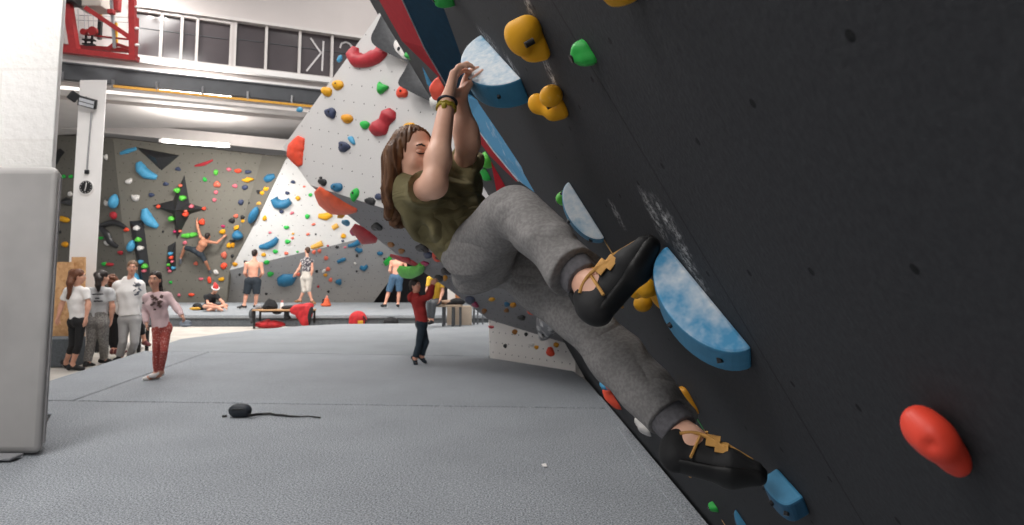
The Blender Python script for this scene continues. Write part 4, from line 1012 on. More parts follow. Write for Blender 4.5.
# ---- red crane gantry under the roof
M_RED = mat('crane_red', '#94292a', .45, .2, 12, .08)
M_BEIGE = mat('hoist_beige', '#a9a199', .6, .1, 10); M_YEL = mat('crane_yellow', '#cf9a2c', .5)
Yc = 11.25
g = empty('overhead_crane', atY(98, 55, Yc), 'red lattice overhead crane hanging above the dark beam, top left', 'crane')
def cb(a, b, wpx, name, m, Y0=Yc, Y1=None, dep=None):
    A = atY(*a, Y0); B = atY(*b, Y1 or Y0); w = wpx / F * Y0
    return MB().bar(A, B, dep or w, w, up=(0, 1, 0) if abs(B[2] - A[2]) > abs(B[0] - A[0]) else (0, 0, 1)).build(name, m, g)
cb((61, 50), (137.5, 59), 5.5, 'lower_chord', M_RED, dep=.14); cb((74, 47), (134, 51), 4, 'lower_chord', M_RED, Yc + .6, dep=.1)
cb((62, 46), (75, 47.5), 4, 'lower_chord', M_RED, Yc + .5, dep=.1)
cb((66.5, -5), (75, 50), 7, 'post', M_RED, dep=.12); cb((132.5, -6), (133, 60), 5, 'post', M_RED, dep=.1); cb((137, 18), (135.5, 58), 3, 'post', M_RED, Yc + .3)
cb((86, 8), (131, 38), 4.5, 'brace', M_RED, dep=.07); cb((87, 35), (130, 39.5), 1.6, 'brace', M_RED, Yc + .3); cb((108, 50), (116, 44), 4, 'brace', M_RED, Yc + .2); cb((116, 44), (131, 49), 3, 'brace', M_RED, Yc + .2)
cb((111, -5), (114.5, 48), 2.4, 'rod', M_STEELW); cb((116, 23), (116.3, 46), 2.4, 'cable_guide', M_YEL, Yc + .5); cb((101, 9), (101, 20), 1.6, 'cable_guide', M_YEL, Yc + .5)
MB().box(atY(95, 1, Yc + .3), (.45, .4, .34)).build('hoist_box', M_BEIGE, g, bevel=.02); MB().box(atY(71, 1, Yc), (.24, .3, .13)).build('motor', M_BLKM, g, bevel=.02)
MB().box(atY(116.5, 3, Yc + .1), (.12, .12, .3)).build('bracket', M_RED, g, bevel=.01); MB().box(atY(111.5, 12, Yc - .05), (.1, .1, .08)).build('bracket', M_RED, g, bevel=.01)
mb = MB(); mb.disc(atY(84, 32, Yc + .2), (0, 1, .1), .055, .06, 20); mb.disc(atY(93, 31, Yc + .2), (0, 1, .1), .075, .06, 20); mb.box(atY(89, 31, Yc + .2), (.2, .03, .06)); mb.build('pulley_block', M_RED, g, True)
mb = MB(); 
for z in (40, 44.5): mb.box(atY(89, z, Yc + .2), (.19, .1, .02))
mb.box(atY(86, 40, Yc + .2), (.03, .03, .16)); mb.box(atY(92, 40, Yc + .2), (.03, .03, .16)); mb.build('hook_plates', M_BLKM, g)
MB().box(atY(100, 28, Yc + .7), (.06, .06, .42)).build('cable_trunk', M_BLKM, g)
mb = MB()
for x in (78, 84, 88, 93): mb.tube([atY(x, 9, Yc + .2), atY(x + 1, 32, Yc + .2)], .006, 6)
for y in (15, 20, 37): mb.tube([atY(76, y, Yc + .4), atY(131, y + 2.5, Yc + .4)], .005, 6)
mb.build('wire', M_STEELW, g)
for y in (7, 28.5, 45): MB().ball(atY(137, y, Yc - .02), .04, .03, .022).build('clamp', mat('white_fitting', '#e6e2df', .5), g, True)
for q in (80, 93):
    MB().box(atY(q - 60 + 18, 10, Yc + .25), (.06, .06, .07)).build('pulley', M_RED, g, bevel=.01)

# ---- orange rail, clips and tube under the beam
M_ORL = mat('orange_rail', '#d39a35', .5)
ra, rb = on_plane(112, 86, WW.p0 + bn * .06, bn), on_plane(312, 106.5, WW.p0 + bn * .06, bn)
r_ = empty('cable_rail', ra, 'thin orange cable rail running below the dark beam', 'rail')
MB().bar(ra, rb + (rb - ra) * .15, .04, .045).build('bar', M_ORL, r_)
for x, y in ((113, 84), (157, 86.5), (203, 91), (248, 95.5), (292, 99.5), (62, 76)):
    p = on_plane(x, y, WW.p0 + bn * .06, bn); MB().box(p + V(0, 0, .0), (.03, .05, .16)).build('hanger', M_STEELW, r_)
def tube_lamp(a, b, r, label, est, power):
    a = np.array(a); b = np.array(b); d = unit(b - a); L = np.linalg.norm(b - a)
    t = empty('ceiling_lamp', (a + b) / 2, label, 'lamp', None)
    MB().bar(a + V(0, 0, r * 1.9), b + V(0, 0, r * 1.9), r * 1.2, r * .8).build('housing', M_WHITE, t)
    MB().tube([a, b], r, 10).build('tube', emis('tube_glow', '#fffaf2', est), t, True)
    for e in (a, b): MB().box(e + V(0, 0, r * .2), (r * 2.2, r * 2.2, r * 2.6)).build('end_cap', M_WHITE, t)
    l = bpy.data.lights.new('tube_light', 'AREA'); l.shape = 'RECTANGLE'; l.size = L; l.size_y = r * 2; l.energy = power; l.color = (1, .97, .93)
    o = bpy.data.objects.new('tube_light', l); COL.objects.link(o); o.location = tuple((a + b) / 2 - V(0, 0, r * 1.3)); o.rotation_euler = (math.radians(12), 0, math.atan2(d[1], d[0]))
    u_ = bpy.data.objects.new('tube_light', l.copy()); u_.data.energy = power * .25; COL.objects.link(u_); u_.location = tuple((a + b) / 2 + V(0, 0, r * 3)); u_.rotation_euler = (math.radians(180), 0, math.atan2(d[1], d[0]))
tube_lamp(atY(161, 141, 21.2), atY(229, 146.3, 22.6), .04, 'long bright fluorescent tube over the olive wall', 25, 500)
tube_lamp(onb(158, 88.5, .1), onb(232, 96.5, .1), .03, 'bright tube lamp tucked below the crane beam', 20, 110)
# hanging tubes reflected / seen at the windows: short lamp on the left
tube_lamp(wpt(152.5, 1) + bn * .9, wpt(157, -14) + bn * .9, .05, 'short bright lamp cut by the top edge above the windows', 25, 60)
# ---- column fittings
cf = cy_ - .012
cx = lambda px, py: atY(px, py, cf)
k = empty('wall_clock', cx(86.3, 187.3), 'round black clock with a white rim on the white column', 'clock')
c0 = cx(86.3, 187.3); Rk = 7.6 / F * cy_
MB().disc(c0 + V(0, -.004, 0), (0, -1, 0), Rk, .02, 32).build('rim', M_WHITE, k, True); MB().disc(c0 + V(0, -.013, 0), (0, -1, 0), Rk * .86, .008, 32).build('dial', M_BLKM, k, True)
mb = MB(); mb.bar(c0 + V(0, -.019, -.02), c0 + V(.01, -.019, Rk * .6), .014, .006, up=(0, 1, 0)); mb.bar(c0 + V(0, -.019, 0), c0 + V(-.012, -.019, -Rk * .5), .01, .006, up=(0, 1, 0)); mb.build('hand', M_WHITE, k)
mb = MB()
for i in range(12):
    a = i * math.pi / 6; mb.box(c0 + V(math.sin(a) * Rk * .72, -.018, math.cos(a) * Rk * .72), (.012, .004, .012))
mb.build('hour_dots', M_WHITE, k)
q = empty('conduit', cx(88, 140), 'grey cable conduit running down the column to the clock', 'pipe')
MB().tube([cx(92, 112) + V(0, -.01, 0), cx(88, 160) + V(0, -.01, 0), cx(87.3, 170) + V(0, -.01, 0)], .014, 8).build('pipe', M_STEELW, q, True); MB().box(cx(87.3, 172) + V(0, -.012, 0), (.07, .04, .07)).build('socket', M_BLKM, q, bevel=.008)
fl1 = empty('flood_light', cx(93, 103), 'black floodlight with two pale lenses on the front of the column', 'lamp')
R_ = np.array(Euler((math.radians(25), math.radians(14), math.radians(12))).to_matrix())
c1 = cx(92.5, 104.5) + V(0, -.14, 0)
MB().box(c1, (.3, .07, .17), R_).build('housing', M_BLKM, fl1, bevel=.015)
for s_ in (-.035, .035): MB().box(c1 + R_ @ V(0, -.037, s_), (.24, .012, .055), R_).build('lens', mat('lens_pale', '#c9ccd2', .25), fl1)
MB().bar(c1 + V(-.16, .02, .04), cx(86.5, 97), .025).build('bracket', M_BLKM, fl1)
fl2 = empty('flood_light', cx(76, 96), 'small black floodlight sticking out left of the column', 'lamp')
R2 = np.array(Euler((math.radians(10), math.radians(30), math.radians(50))).to_matrix()); c2 = atY(73.5, 96.5, cy_ - .1)
MB().box(c2, (.15, .08, .16), R2).build('housing', M_BLKM, fl2, bevel=.015); MB().bar(c2, cx(81, 96) + V(0, .05, 0), .03).build('bracket', M_BLKM, fl2)
# ---- chipboard sheets behind the girls
M_OSB = bpy.data.materials.new('chipboard'); t = NT(M_OSB); vo = t.n('ShaderNodeTexVoronoi'); vo.inputs['Scale'].default_value = 22; t.l(t.coord(), vo.inputs[0])
sp = t.n('ShaderNodeSeparateXYZ'); t.l(vo.outputs['Color'], sp.inputs[0]); f_ = t.mix(sp.outputs[0], srgb('#d3a87b'), srgb('#b98a5c')); t.l(f_, t.b.inputs['Base Color']); t.b.inputs['Roughness'].default_value = .8
Yo = 11.3
def sheet(px, Y, label):
    P = [atY(x, y, Y) for x, y in px]
    for p in P[2:]: p[2] = -.118
    tag(MB().prism(P, (0, .03, 0)).build('chipboard_sheet', M_OSB), label, 'board', 'chipboard sheets against the column')
sheet([(71.5, 257), (85, 257), (84, 350), (70, 350)], Yo + .06, 'narrow taller chipboard sheet leaning at the column foot')
sheet([(57, 262), (73, 262), (78, 350), (49, 350)], Yo, 'wide chipboard sheet behind the girl in the white T-shirt')
P = [atZ(x, y, -.118) for x, y in ((44, 368), (79, 366.3))]
hb = atY(60, 339, P[0][1])[2]
tag(MB().prism([V(P[0][0] - .4, P[0][1], -.115), V(P[1][0], P[0][1] + .05, -.115), V(P[1][0] - .1, P[0][1] + .5, -.115), V(P[0][0] - .6, P[0][1] + .5, -.115)], (0, 0, hb + .115)).build('mat_block', mat('block_carpet', '#5c6166', .95, .3, 40, .2), bevel=.02), 'dark blue-grey mat block on the floor behind the striding girl', 'mat')
# ---- pouch on the mat
pc = atZ(239, 417, 0)
p_ = empty('pouch', pc, 'small black pouch with a long strap lying on the front mat', 'bag')
B = Body(.03); B.ell(pc + V(0, 0, .062), (.10, .07, .062)).ell(pc + V(-.019, 0, .05), (.05, .06, .05)).ell(pc + V(.06, 0, .055), (.055, .06, .055)); B.half(pc + V(0, 0, .003), (0, 0, -1))
B.build('body', mat('pouch_navy', '#2a3038', .6, .3, 30, .3), p_, .008)
MB().tube([pc + V(-.09, -.019, .07), pc + V(-.03, -.075, .085), pc + V(.04, -.07, .085), pc + V(.1, -.03, .07)], .006, 6).build('zip', M_BLKM, p_, True)
st = [(249, 415.5), (256, 414.5), (263, 414), (270, 413.6), (276, 414.8), (283, 415.2), (290, 416.2), (300, 416.6), (309, 416.2), (315, 417), (320.5, 417.6)]
MB().tube([atZ(x, y, .012 + .02 * math.exp(-i * .7) + .004 * (i % 2)) for i, (x, y) in enumerate(st)], [.014, .013, .012, .012, .010, .011, .009, .007, .006, .008, .007], 8).build('strap', M_BLKM, p_, True)
MB().tube([pc + V(-.11, -.01, .012), pc + V(-.15, -.02, .01)], .012, 8).build('loop', M_BLKM, p_, True)
tag(MB().add([atZ(541, 464, .003), atZ(546, 463, .003), atZ(547, 466.5, .012), atZ(543, 466.5, .003)], [(0, 1, 2), (0, 2, 3), (2, 1, 0), (3, 2, 0)]).build('paper_scrap', M_WHITE), 'tiny white scrap lying on the grey mat', 'paper')
# ---- long bench with clothes
FZ = -.118
def crumple(name, c, rad, m, seed, label, cat, group=None, h=.02, floor=None, parts=None):
    rnd = random.Random(seed); B = Body(.05); c = np.array(c, float); rad = np.array(rad, float)
    B.ell(c, rad)
    for i in range(7):
        d = V(rnd.uniform(-1, 1), rnd.uniform(-1, 1), rnd.uniform(-.5, .8)) * rad * .75
        B.ell(c + d, rad * rnd.uniform(.25, .5), np.array(Euler((rnd.uniform(-.6, .6), rnd.uniform(-.6, .6), rnd.uniform(0, 3))).to_matrix()), k=.03)
    if floor is not None: B.half(V(0, 0, floor + .003), (0, 0, -1))
    o = B.build(name, m, None, h); tag(o, label, cat, group); return o
M_REDJ = mat('red_jacket', '#c0262c', .7, .35, 12, .3); M_WOOD = mat('bench_wood', '#c59a70', .5, .2, 6)
by = atZ(254, 329, FZ)[1]
zt_ = atY(270, 309.5, by)[2]
bn0 = empty('bench', atY(275, 329, by), 'long wooden bench on black steel legs in front of the far platform', 'bench')
xa, xb_ = atY(252, 310, by)[0], atY(312, 310, by)[0]
MB().box(((xa + xb_) / 2, by + .2, zt_ - .02), (xb_ - xa, .42, .04)).build('top', M_WOOD, bn0, bevel=.008)
for x in (xa + .06, xb_ - .06):
    for y in (by + .03, by + .38): MB().box((x + (.0 if y < by + .2 else .02), y, (zt_ - .04 + (FZ if x < xa + 1 else .003)) / 2), (.045, .045, zt_ - .04 - (FZ if x < xa + 1 else .003))).build('leg', M_BLKM, bn0)
MB().box(((xa + xb_) / 2, by + .38, zt_ - .07), (xb_ - xa - .1, .03, .05)).build('rail', M_BLKM, bn0)
def bt(px, py, dy=.2): return atY(px, py, by + dy)
c = bt(270, 302); bz = zt_ + .002
def lump(name, prims, m, label, cat, h=.015, floor=None, group=None, k=.03):
    B = Body(k)
    for q in prims: B.ell(*q)
    if floor is not None: B.half(V(0, 0, floor), (0, 0, -1))
    return tag(B.build(name, m, None, h), label, cat, group)
x0 = bt(270.5, 305)[0]
bp = empty('backpack', (x0, by + .2, bz), 'black rounded backpack standing on the long bench', 'bag')
B = Body(.04); B.ell((x0, by + .2, bz + .1), (.16, .13, .16)).ell((x0 - .06, by + .18, bz + .05), (.14, .13, .1)).ell((x0 + .07, by + .2, bz + .06), (.12, .12, .1)); B.half((0, 0, bz), (0, 0, -1)); B.build('body', M_BLK, bp, .015)
MB().tube([(x0 - .05, by + .1, bz + .24), (x0, by + .09, bz + .275), (x0 + .05, by + .1, bz + .24)], .01, 6).build('handle', M_BLKM, bp, True); MB().tube([(x0 - .1, by + .06, bz + .08), (x0, by + .05, bz + .1), (x0 + .1, by + .07, bz + .08)], .008, 6).build('zip', M_BLKM, bp, True)
x1 = bt(259.5, 305)[0]
lump('cap', [((x1, by + .16, bz + .06), (.10, .10, .085)), ((x1 - .1, by + .12, bz + .02), (.09, .08, .018))], mat('cap_grey', '#8d8f93', .8), 'grey cap lying left of the black backpack on the bench', 'cap', .012, bz)
x2 = bt(282, 305)[0]
w_ = empty('water_bottle', (x2, by + .2, bz), 'white bottle with a pinkish lid standing on the bench', 'bottle')
MB().tube([(x2, by + .2, bz), (x2, by + .2, bz + .15), (x2, by + .2, bz + .17)], [.042, .042, .03], 14).build('body', M_WHITE, w_, True); MB().tube([(x2, by + .2, bz + .17), (x2, by + .2, bz + .225)], .035, 12).build('lid', mat('lid_pink', '#c07a74', .5), w_, True)
x3 = bt(291, 307)[0]
lump('clothes_heap', [((x3, by + .22, bz + .04), (.28, .12, .06)), ((x3 + .3, by + .22, bz + .07), (.16, .13, .08)), ((x3 - .1, by + .18, bz + .03), (.14, .1, .05))], M_BLK, 'black clothes spread on the bench between bottle and red jacket', 'clothes', .015, bz)
x4 = bt(304, 315)[0]
B = Body(.05); zz = zt_
B.ell((x4, by + .1, zz + .07), (.28, .2, .07)).ell((x4 + .05, by - .06, zz - .1), (.2, .06, .2)).ell((x4 - .16, by - .05, zz - .02), (.14, .06, .11)).ell((x4 + .2, by - .02, zz - .06), (.1, .08, .2)).ell((x4 + .12, by - .08, zz - .3), (.15, .05, .12)).ell((x4 + .15, by + .1, zz + .12), (.12, .1, .05))
B.half((0, 0, FZ + .01), (0, 0, -1))
j = B.build('jacket', M_REDJ, None, .016); tag(j, 'red jacket draped over the right end of the bench', 'jacket')
B = Body(.03); B.ell((x4 + .23, by - .09, zz - .2), (.05, .04, .2)).ell((x4 + .27, by - .07, zz - .02), (.05, .05, .1)); B.build('lining', M_BLK, j, .014)
x5 = bt(288, 312)[0]
lump('shoe_bag', [((x5, by + .1, zt_ - .13), (.07, .06, .12)), ((x5 + .02, by + .1, zt_ - .22), (.09, .07, .06))], M_BLK, 'black bag hanging under the middle of the bench', 'bag', .014)
lump('bag', [((bt(278, 312)[0], by + .12, zt_ - .09), (.12, .06, .045))], M_BLK, 'small dark bag slung below the bench top near the bottle', 'bag', .014)
lump('towel', [((xa - .05, by + .1, zt_ - .12), (.06, .1, .13)), ((xa - .03, by + .1, zt_ - .28), (.045, .08, .1))], mat('towel_grey', '#54575a', .9), 'dark grey towel hanging off the left end of the bench', 'towel', .014)
pr = atZ(270, 328.5, FZ)
crumple('jacket', (atY(270, 325, by + .25)[0], by + .22, FZ + .1), (.42, .17, .10), M_REDJ, 4, 'red jacket dropped on the floor under the bench', 'jacket', None, .02, FZ)
# red bag + dark hump at the platform edge
yb = pf - .24
cR = atY(358, 318, yb)
rb_ = empty('sports_bag', V(cR[0], yb, FZ), 'red sports bag with a yellow patch beside the platform edge', 'bag')
B = Body(.04); B.ell((cR[0], yb, FZ + .22), (.24, .13, .22)).ell((cR[0] - .08, yb, FZ + .12), (.16, .12, .13)); B.half((0, 0, FZ + .003), (0, 0, -1)); B.build('body', M_REDJ, rb_, .018)
MB().box((cR[0] + .1, yb - .15, FZ + .13), (.14, .03, .12)).build('patch', M_YEL, rb_, bevel=.01); MB().tube([(cR[0] + .16, yb - .1, FZ + .3), (cR[0] + .24, yb - .12, FZ + .2), (cR[0] + .22, yb - .12, FZ + .06)], .02, 8).build('strap', M_BLKM, rb_, True)
cR = atY(391, 321, yb)
lump('bag', [((cR[0], yb, FZ + .13), (.2, .14, .15))], M_BLK, 'black bag lump between the red sports bag and the boy', 'bag', .018, FZ + .003)
# gear on the platform
def shoe_blob(x, y, z, L, m, ang, label, group=None):
    c_, s_ = math.cos(ang), math.sin(ang); B = Body(.02); d = V(c_, s_, 0)
    B.cap(V(x, y, z + .04) - d * L * .3, V(x, y, z + .03) + d * L * .35, .045, .035).cap(V(x, y, z + .06) - d * L * .3, V(x, y, z + .09) - d * L * .32, .035, .033)
    B.half((0, 0, z + .003), (0, 0, -1)); return tag(B.build('shoe', m, None, .01), label, 'shoe', group)
ps = atZ(197, 310, PT)
lump('climbing_shoes', [((ps[0], ps[1], PT + .1), (.14, .12, .12)), ((ps[0] + .14, ps[1], PT + .07), (.12, .1, .08))], M_BLK, 'dark shoe pile on the platform left of the santa hat person', 'shoe', .018, PT + .003)
lump('tape_roll', [((ps[0] - .04, ps[1] - .16, PT + .05), (.12, .05, .045)), ((ps[0] + .1, ps[1] - .16, PT + .05), (.08, .05, .045))], M_YEL, 'yellow roll in front of the dark shoe pile', 'tape', .014, PT + .003)
pk = atZ(326.5, 306.5, PT)
k_ = empty('chalk_bag', pk, 'orange and black chalk bag standing on the platform right of the walking man', 'bag')
B = Body(.03); B.cap(pk + V(0, 0, .06), pk + V(.0, 0, .2), .14, .09).ell(pk + V(-.02, 0, .06), (.18, .13, .06)); B.half(pk + V(0, 0, .003), (0, 0, -1)); B.build('body', mat('chalkbag_orange', '#cf5a36', .7), k_, .016)
B = Body(.02); B.cap(pk + V(-.12, -.03, .05), pk + V(-.09, -.02, .22), .05, .05); B.build('side_panel', M_BLK, k_, .016); MB().tube([pk + V(0, 0, .27), pk + V(.02, 0, .36)], .04, 10).build('collar', mat('chalkbag_lip', '#d98f7c', .8), k_, True)
# ---- second bench group under the prow
yb2 = 17.25
b2 = empty('bench', atY(455, 322, yb2), 'short bench under the prow with bags on it, right of the boy', 'bench')
zt2 = atY(450, 305, yb2)[2]; xa, xb_ = atY(436, 305, yb2)[0], atY(461.5, 305, yb2)[0]
MB().box(((xa + xb_) / 2, yb2 + .2, zt2 - .025), (xb_ - xa, .42, .05)).build('top', mat('bench_top_pale', '#bba58e', .5), b2, bevel=.008)
for x in (xa + .18, xa + .42, xb_ - .04):
    for y in (yb2 + .04, yb2 + .36): MB().box((x, y, (zt2 - .05 + .003) / 2), (.06 if x < xb_ - .1 else .04, .04, zt2 - .05 - .003)).build('leg', mat('bench_leg', '#55575a', .5), b2)
lump('bag', [((xb_ - .12, yb2 + .18, zt2 + .07), (.2, .14, .1)), ((xb_ - .3, yb2 + .18, zt2 + .04), (.14, .12, .06))], M_BLK, 'black bag lying on the short bench', 'bag', .016, zt2 + .003)
lump('jumper', [((xa + .26, yb2 + .2, zt2 + .06), (.22, .13, .06)), ((xa + .38, yb2 + .2, zt2 + .05), (.12, .1, .05))], mat('skin_cloth', '#b79a84', .8), 'beige jumper lying on the short bench', 'clothes', .016, zt2 + .003)
pb = atZ(458.5, 323.5, 0)
bb = empty('duffel_bag', pb, 'black duffel bag on the mat in front of the short bench', 'bag')
B = Body(.05); B.ell(pb + V(0, .0, .10), (.2, .13, .12)).ell(pb + V(-.13, 0, .06), (.12, .11, .07)).ell(pb + V(.13, 0, .06), (.12, .11, .07)); B.half(pb + V(0, 0, .003), (0, 0, -1)); B.build('body', M_BLK, bb, .014)
MB().tube([pb + V(-.06, -.08, .2), pb + V(0, -.08, .26), pb + V(.06, -.08, .2)], .01, 6).build('handle', M_BLKM, bb, True)
M_PLYW = mat('plywood_pale', '#c9b7a4', .6, .1, 5); M_PLYO = mat('plywood_orange', '#b57a4e', .6, .15, 5)
yk = yb2 + .50
def post(px0, px1, py0, Y, m, name, label, cat, dep=.4, group=None):
    a, b = atY(px0, 300, Y), atY(px1, 300, Y); zt = atY(px0, py0, Y)[2]
    return tag(MB().box(((a[0] + b[0]) / 2, Y + dep / 2, (zt + .003) / 2), (b[0] - a[0], dep, zt - .003)).build(name, m, None, bevel=.006), label, cat, group)
post(447.5, 455, 288, yk + .2, M_WHITE, 'storage_box', 'white upright panel rising behind the short bench', 'cabinet', .15)
post(455.2, 462, 291, yk + .2, M_PLYO, 'storage_box', 'orange-brown upright panel beside the white one', 'cabinet', .15)
post(447, 471.5, 306, yk, M_PLYW, 'plywood_box', 'pale plywood box behind the short bench', 'box', .17)
for x0_, x1_, l_ in ((473, 475, 'left grey pole of the rack behind the bench'), (477, 478.5, 'middle grey pole of the rack behind the bench'), (482, 483.5, 'right grey pole of the rack behind the bench')):
    post(x0_, x1_, 305, yk + .2, mat('rack_grey', '#6b6e72', .5), 'rack_pole', l_, 'pole', .05, 'poles behind the short bench')
tag(MB().box(atZ(430, 324, 0) + V(0, 0, .012), (.09, .05, .02)).build('toy_block', mat('toy_orange', '#d98a3a', .6), None, bevel=.005), 'tiny orange scrap on the far mat edge by the boy', 'scrap')
# third bench hidden among the girls
# ================================================================== PEOPLE
def skinmat(name, a, b): return mat(name, a, .5, .12, 9, .06, col2=b, spec=.35)
M_SKIN = skinmat('skin_fair', '#d2a088', '#c58f78'); M_SKIN2 = skinmat('skin_tan', '#bf8569', '#b0765c'); M_SKINP = skinmat('skin_pink', '#dba48c', '#cf937c')
M_HAIRB = mat('hair_brown', '#4f3423', .5, .5, 60, .4); M_HAIRD = mat('hair_dark', '#2a1f1b', .5, .4, 60, .4); M_HAIRR = mat('hair_auburn', '#6b4029', .5, .4, 60, .4); M_HAIRBL = mat('hair_ash', '#7a5c44', .5, .4, 60, .4)
M_EYEW = mat('eye_white', '#d9d2cc', .3); M_EYED = mat('eye_dark', '#2a1c16', .3); M_LIP = mat('lips', '#a9615a', .5)
def folds(amp, fr, seed):
    rnd = random.Random(seed); W_ = [(unit([rnd.uniform(-1, 1), rnd.uniform(-1, 1), rnd.uniform(-.7, .7)]) * fr * rnd.uniform(.6, 1.6), rnd.uniform(0, 6.28)) for _ in range(6)]
    def f(D, lo, h):
        n = D.shape; P = np.meshgrid(*[(lo[i] + h * np.arange(n[i])).astype(np.float32) for i in range(3)], indexing='ij', sparse=True)
        a = 0
        warp = np.sin(P[0] * fr * .5 + P[1] * fr * .4 + seed) * .9 + np.sin(P[2] * fr * .45 - P[1] * fr * .3) * .9
        for w_, p_ in W_: a = a + np.sin(P[0] * w_[0] + P[1] * w_[1] + P[2] * w_[2] + p_ + warp)
        D += (amp / 2.2) * a
    return f
def lerp(a, b, t): return np.array(a) * (1 - t) + np.array(b) * t
def ik(a, b, l1, l2, hint):
    d = np.linalg.norm(b - a); d = min(d, (l1 + l2) * .999); u = unit(b - a)
    x = (l1 * l1 - l2 * l2 + d * d) / (2 * d); y = math.sqrt(max(l1 * l1 - x * x, 0)); h_ = np.array(hint, float); h_ = unit(h_ - u * np.dot(h_, u))
    return a + u * x + h_ * y
def hand(B, w, d, n, side, s, curl=.35, h=.01, spread=.05, thumb=.2):
    """palm from four metacarpals, four unequal fingers, thumb from the side near the wrist. d: along hand, n: palm side, side: thumb side vector"""
    d = unit(d); n = unit(np.array(n) - d * np.dot(n, d)); u = unit(np.array(side) - d * np.dot(side, d) - n * np.dot(side, n))
    r0 = max(.0085 * s, .72 * h)
    offs = (.030, .010, -.010, -.029); Ls = (.068, .078, .072, .056)
    for o_, L in zip(offs, Ls):
        kn = w + d * (.088 - abs(o_ - .005) * .25) * s + u * o_ * s
        B.cap(w + d * .01 * s + u * o_ * .5 * s, kn, .0145 * s, .012 * s, k=.014 * s)
        a = curl; q = kn; dd = unit(d + u * o_ * spread * 20); nn = unit(n - dd * np.dot(n, dd))
        for i, f_ in enumerate((.45, .32, .23)):
            a_ = a * (.7 + .5 * i); c_, s_ = math.cos(a_), math.sin(a_); dd, nn = unit(dd * c_ + nn * s_), unit(nn * c_ - dd * s_); e = q + dd * L * f_ * s
            B.cap(q, e, r0 * (1 - .08 * i), r0 * (.92 - .1 * i), k=.004 * s); q = e
    t0 = w + d * .022 * s + u * .022 * s; t1 = t0 + unit(d * .75 + u * .65 + n * thumb) * .045 * s; t2 = t1 + unit(d * .95 + u * .15 + n * (thumb + .2)) * .036 * s; t3 = t2 + unit(d + n * (thumb + .3)) * .026 * s
    B.cap(t0, t1, .016 * s, .0115 * s, k=.012 * s).cap(t1, t2, r0 * 1.15, r0 * 1.05, k=.004 * s).cap(t2, t3, r0 * 1.05, r0 * .85, k=.003 * s)
def head_prims(B, c, f, up, s, jaw=1.0, fine=False):
    f = unit(f); up = unit(np.array(up) - f * np.dot(up, f)); l = np.cross(up, f); R = np.stack([l, f, up], 1)
    P = lambda x, y, z: c + (l * x + f * y + up * z) * s
    B.ell(P(0, -.012, .035), np.array((.072, .092, .082)) * s, R, k=.02 * s)
    B.ell(P(0, .022, -.025), np.array((.060, .070, .085)) * s * (1, 1, jaw), R, k=.03 * s)
    B.ell(P(0, .055, -.088), np.array((.026, .024, .022)) * s, R, k=.03 * s)
    for q in (-1, 1):
        B.ell(P(q * .038, .060, -.025), np.array((.022, .020, .022)) * s, R, k=.02 * s)
        B.ell(P(q * .073, -.006, -.012), np.array((.009, .018, .031)) * s, R, k=.008 * s)
        B.ell(P(q * .031, .093, .012), np.array((.017, .011, .011)) * s, R, k=.012 * s, op='s')
    B.cap(P(0, .086, .010), P(0, .106, -.026), .008 * s, .0115 * s, k=.014 * s)
    for q in (-1, 1): B.ell(P(q * .010, .098, -.030), np.array((.008, .009, .007)) * s, R, k=.006 * s)
    B.ell(P(0, .083, -.056), np.array((.024, .011, .010)) * s, R, k=.012 * s)
    B.cap(P(-.036, .083, .032), P(.036, .083, .032), .009 * s, k=.02 * s)
    return P, R
def face_parts(P, R, s, body, lip=M_LIP, closed=False):
    for q in (-1, 1):
        if not closed:
            o = MB().ball(P(q * .031, .080, .012), .0135 * s, .010 * s, .008 * s, R, 12, 8).build('eye', M_EYEW, body, True)
            MB().ball(P(q * .031, .0885, .012), .0062 * s, .003 * s, .0064 * s, R, 10, 6).build('iris', M_EYED, o, True)
        MB().tube([P(q * .014, .093, .030), P(q * .032, .094, .036), P(q * .048, .082, .032)], [.003 * s, .0042 * s, .002 * s], 6).build('eyebrow', M_HAIRD, body, True)
    MB().ball(P(0, .0935, -.0545), .020 * s, .005 * s, .0065 * s, R, 12, 6).build('lips', lip, body, True)
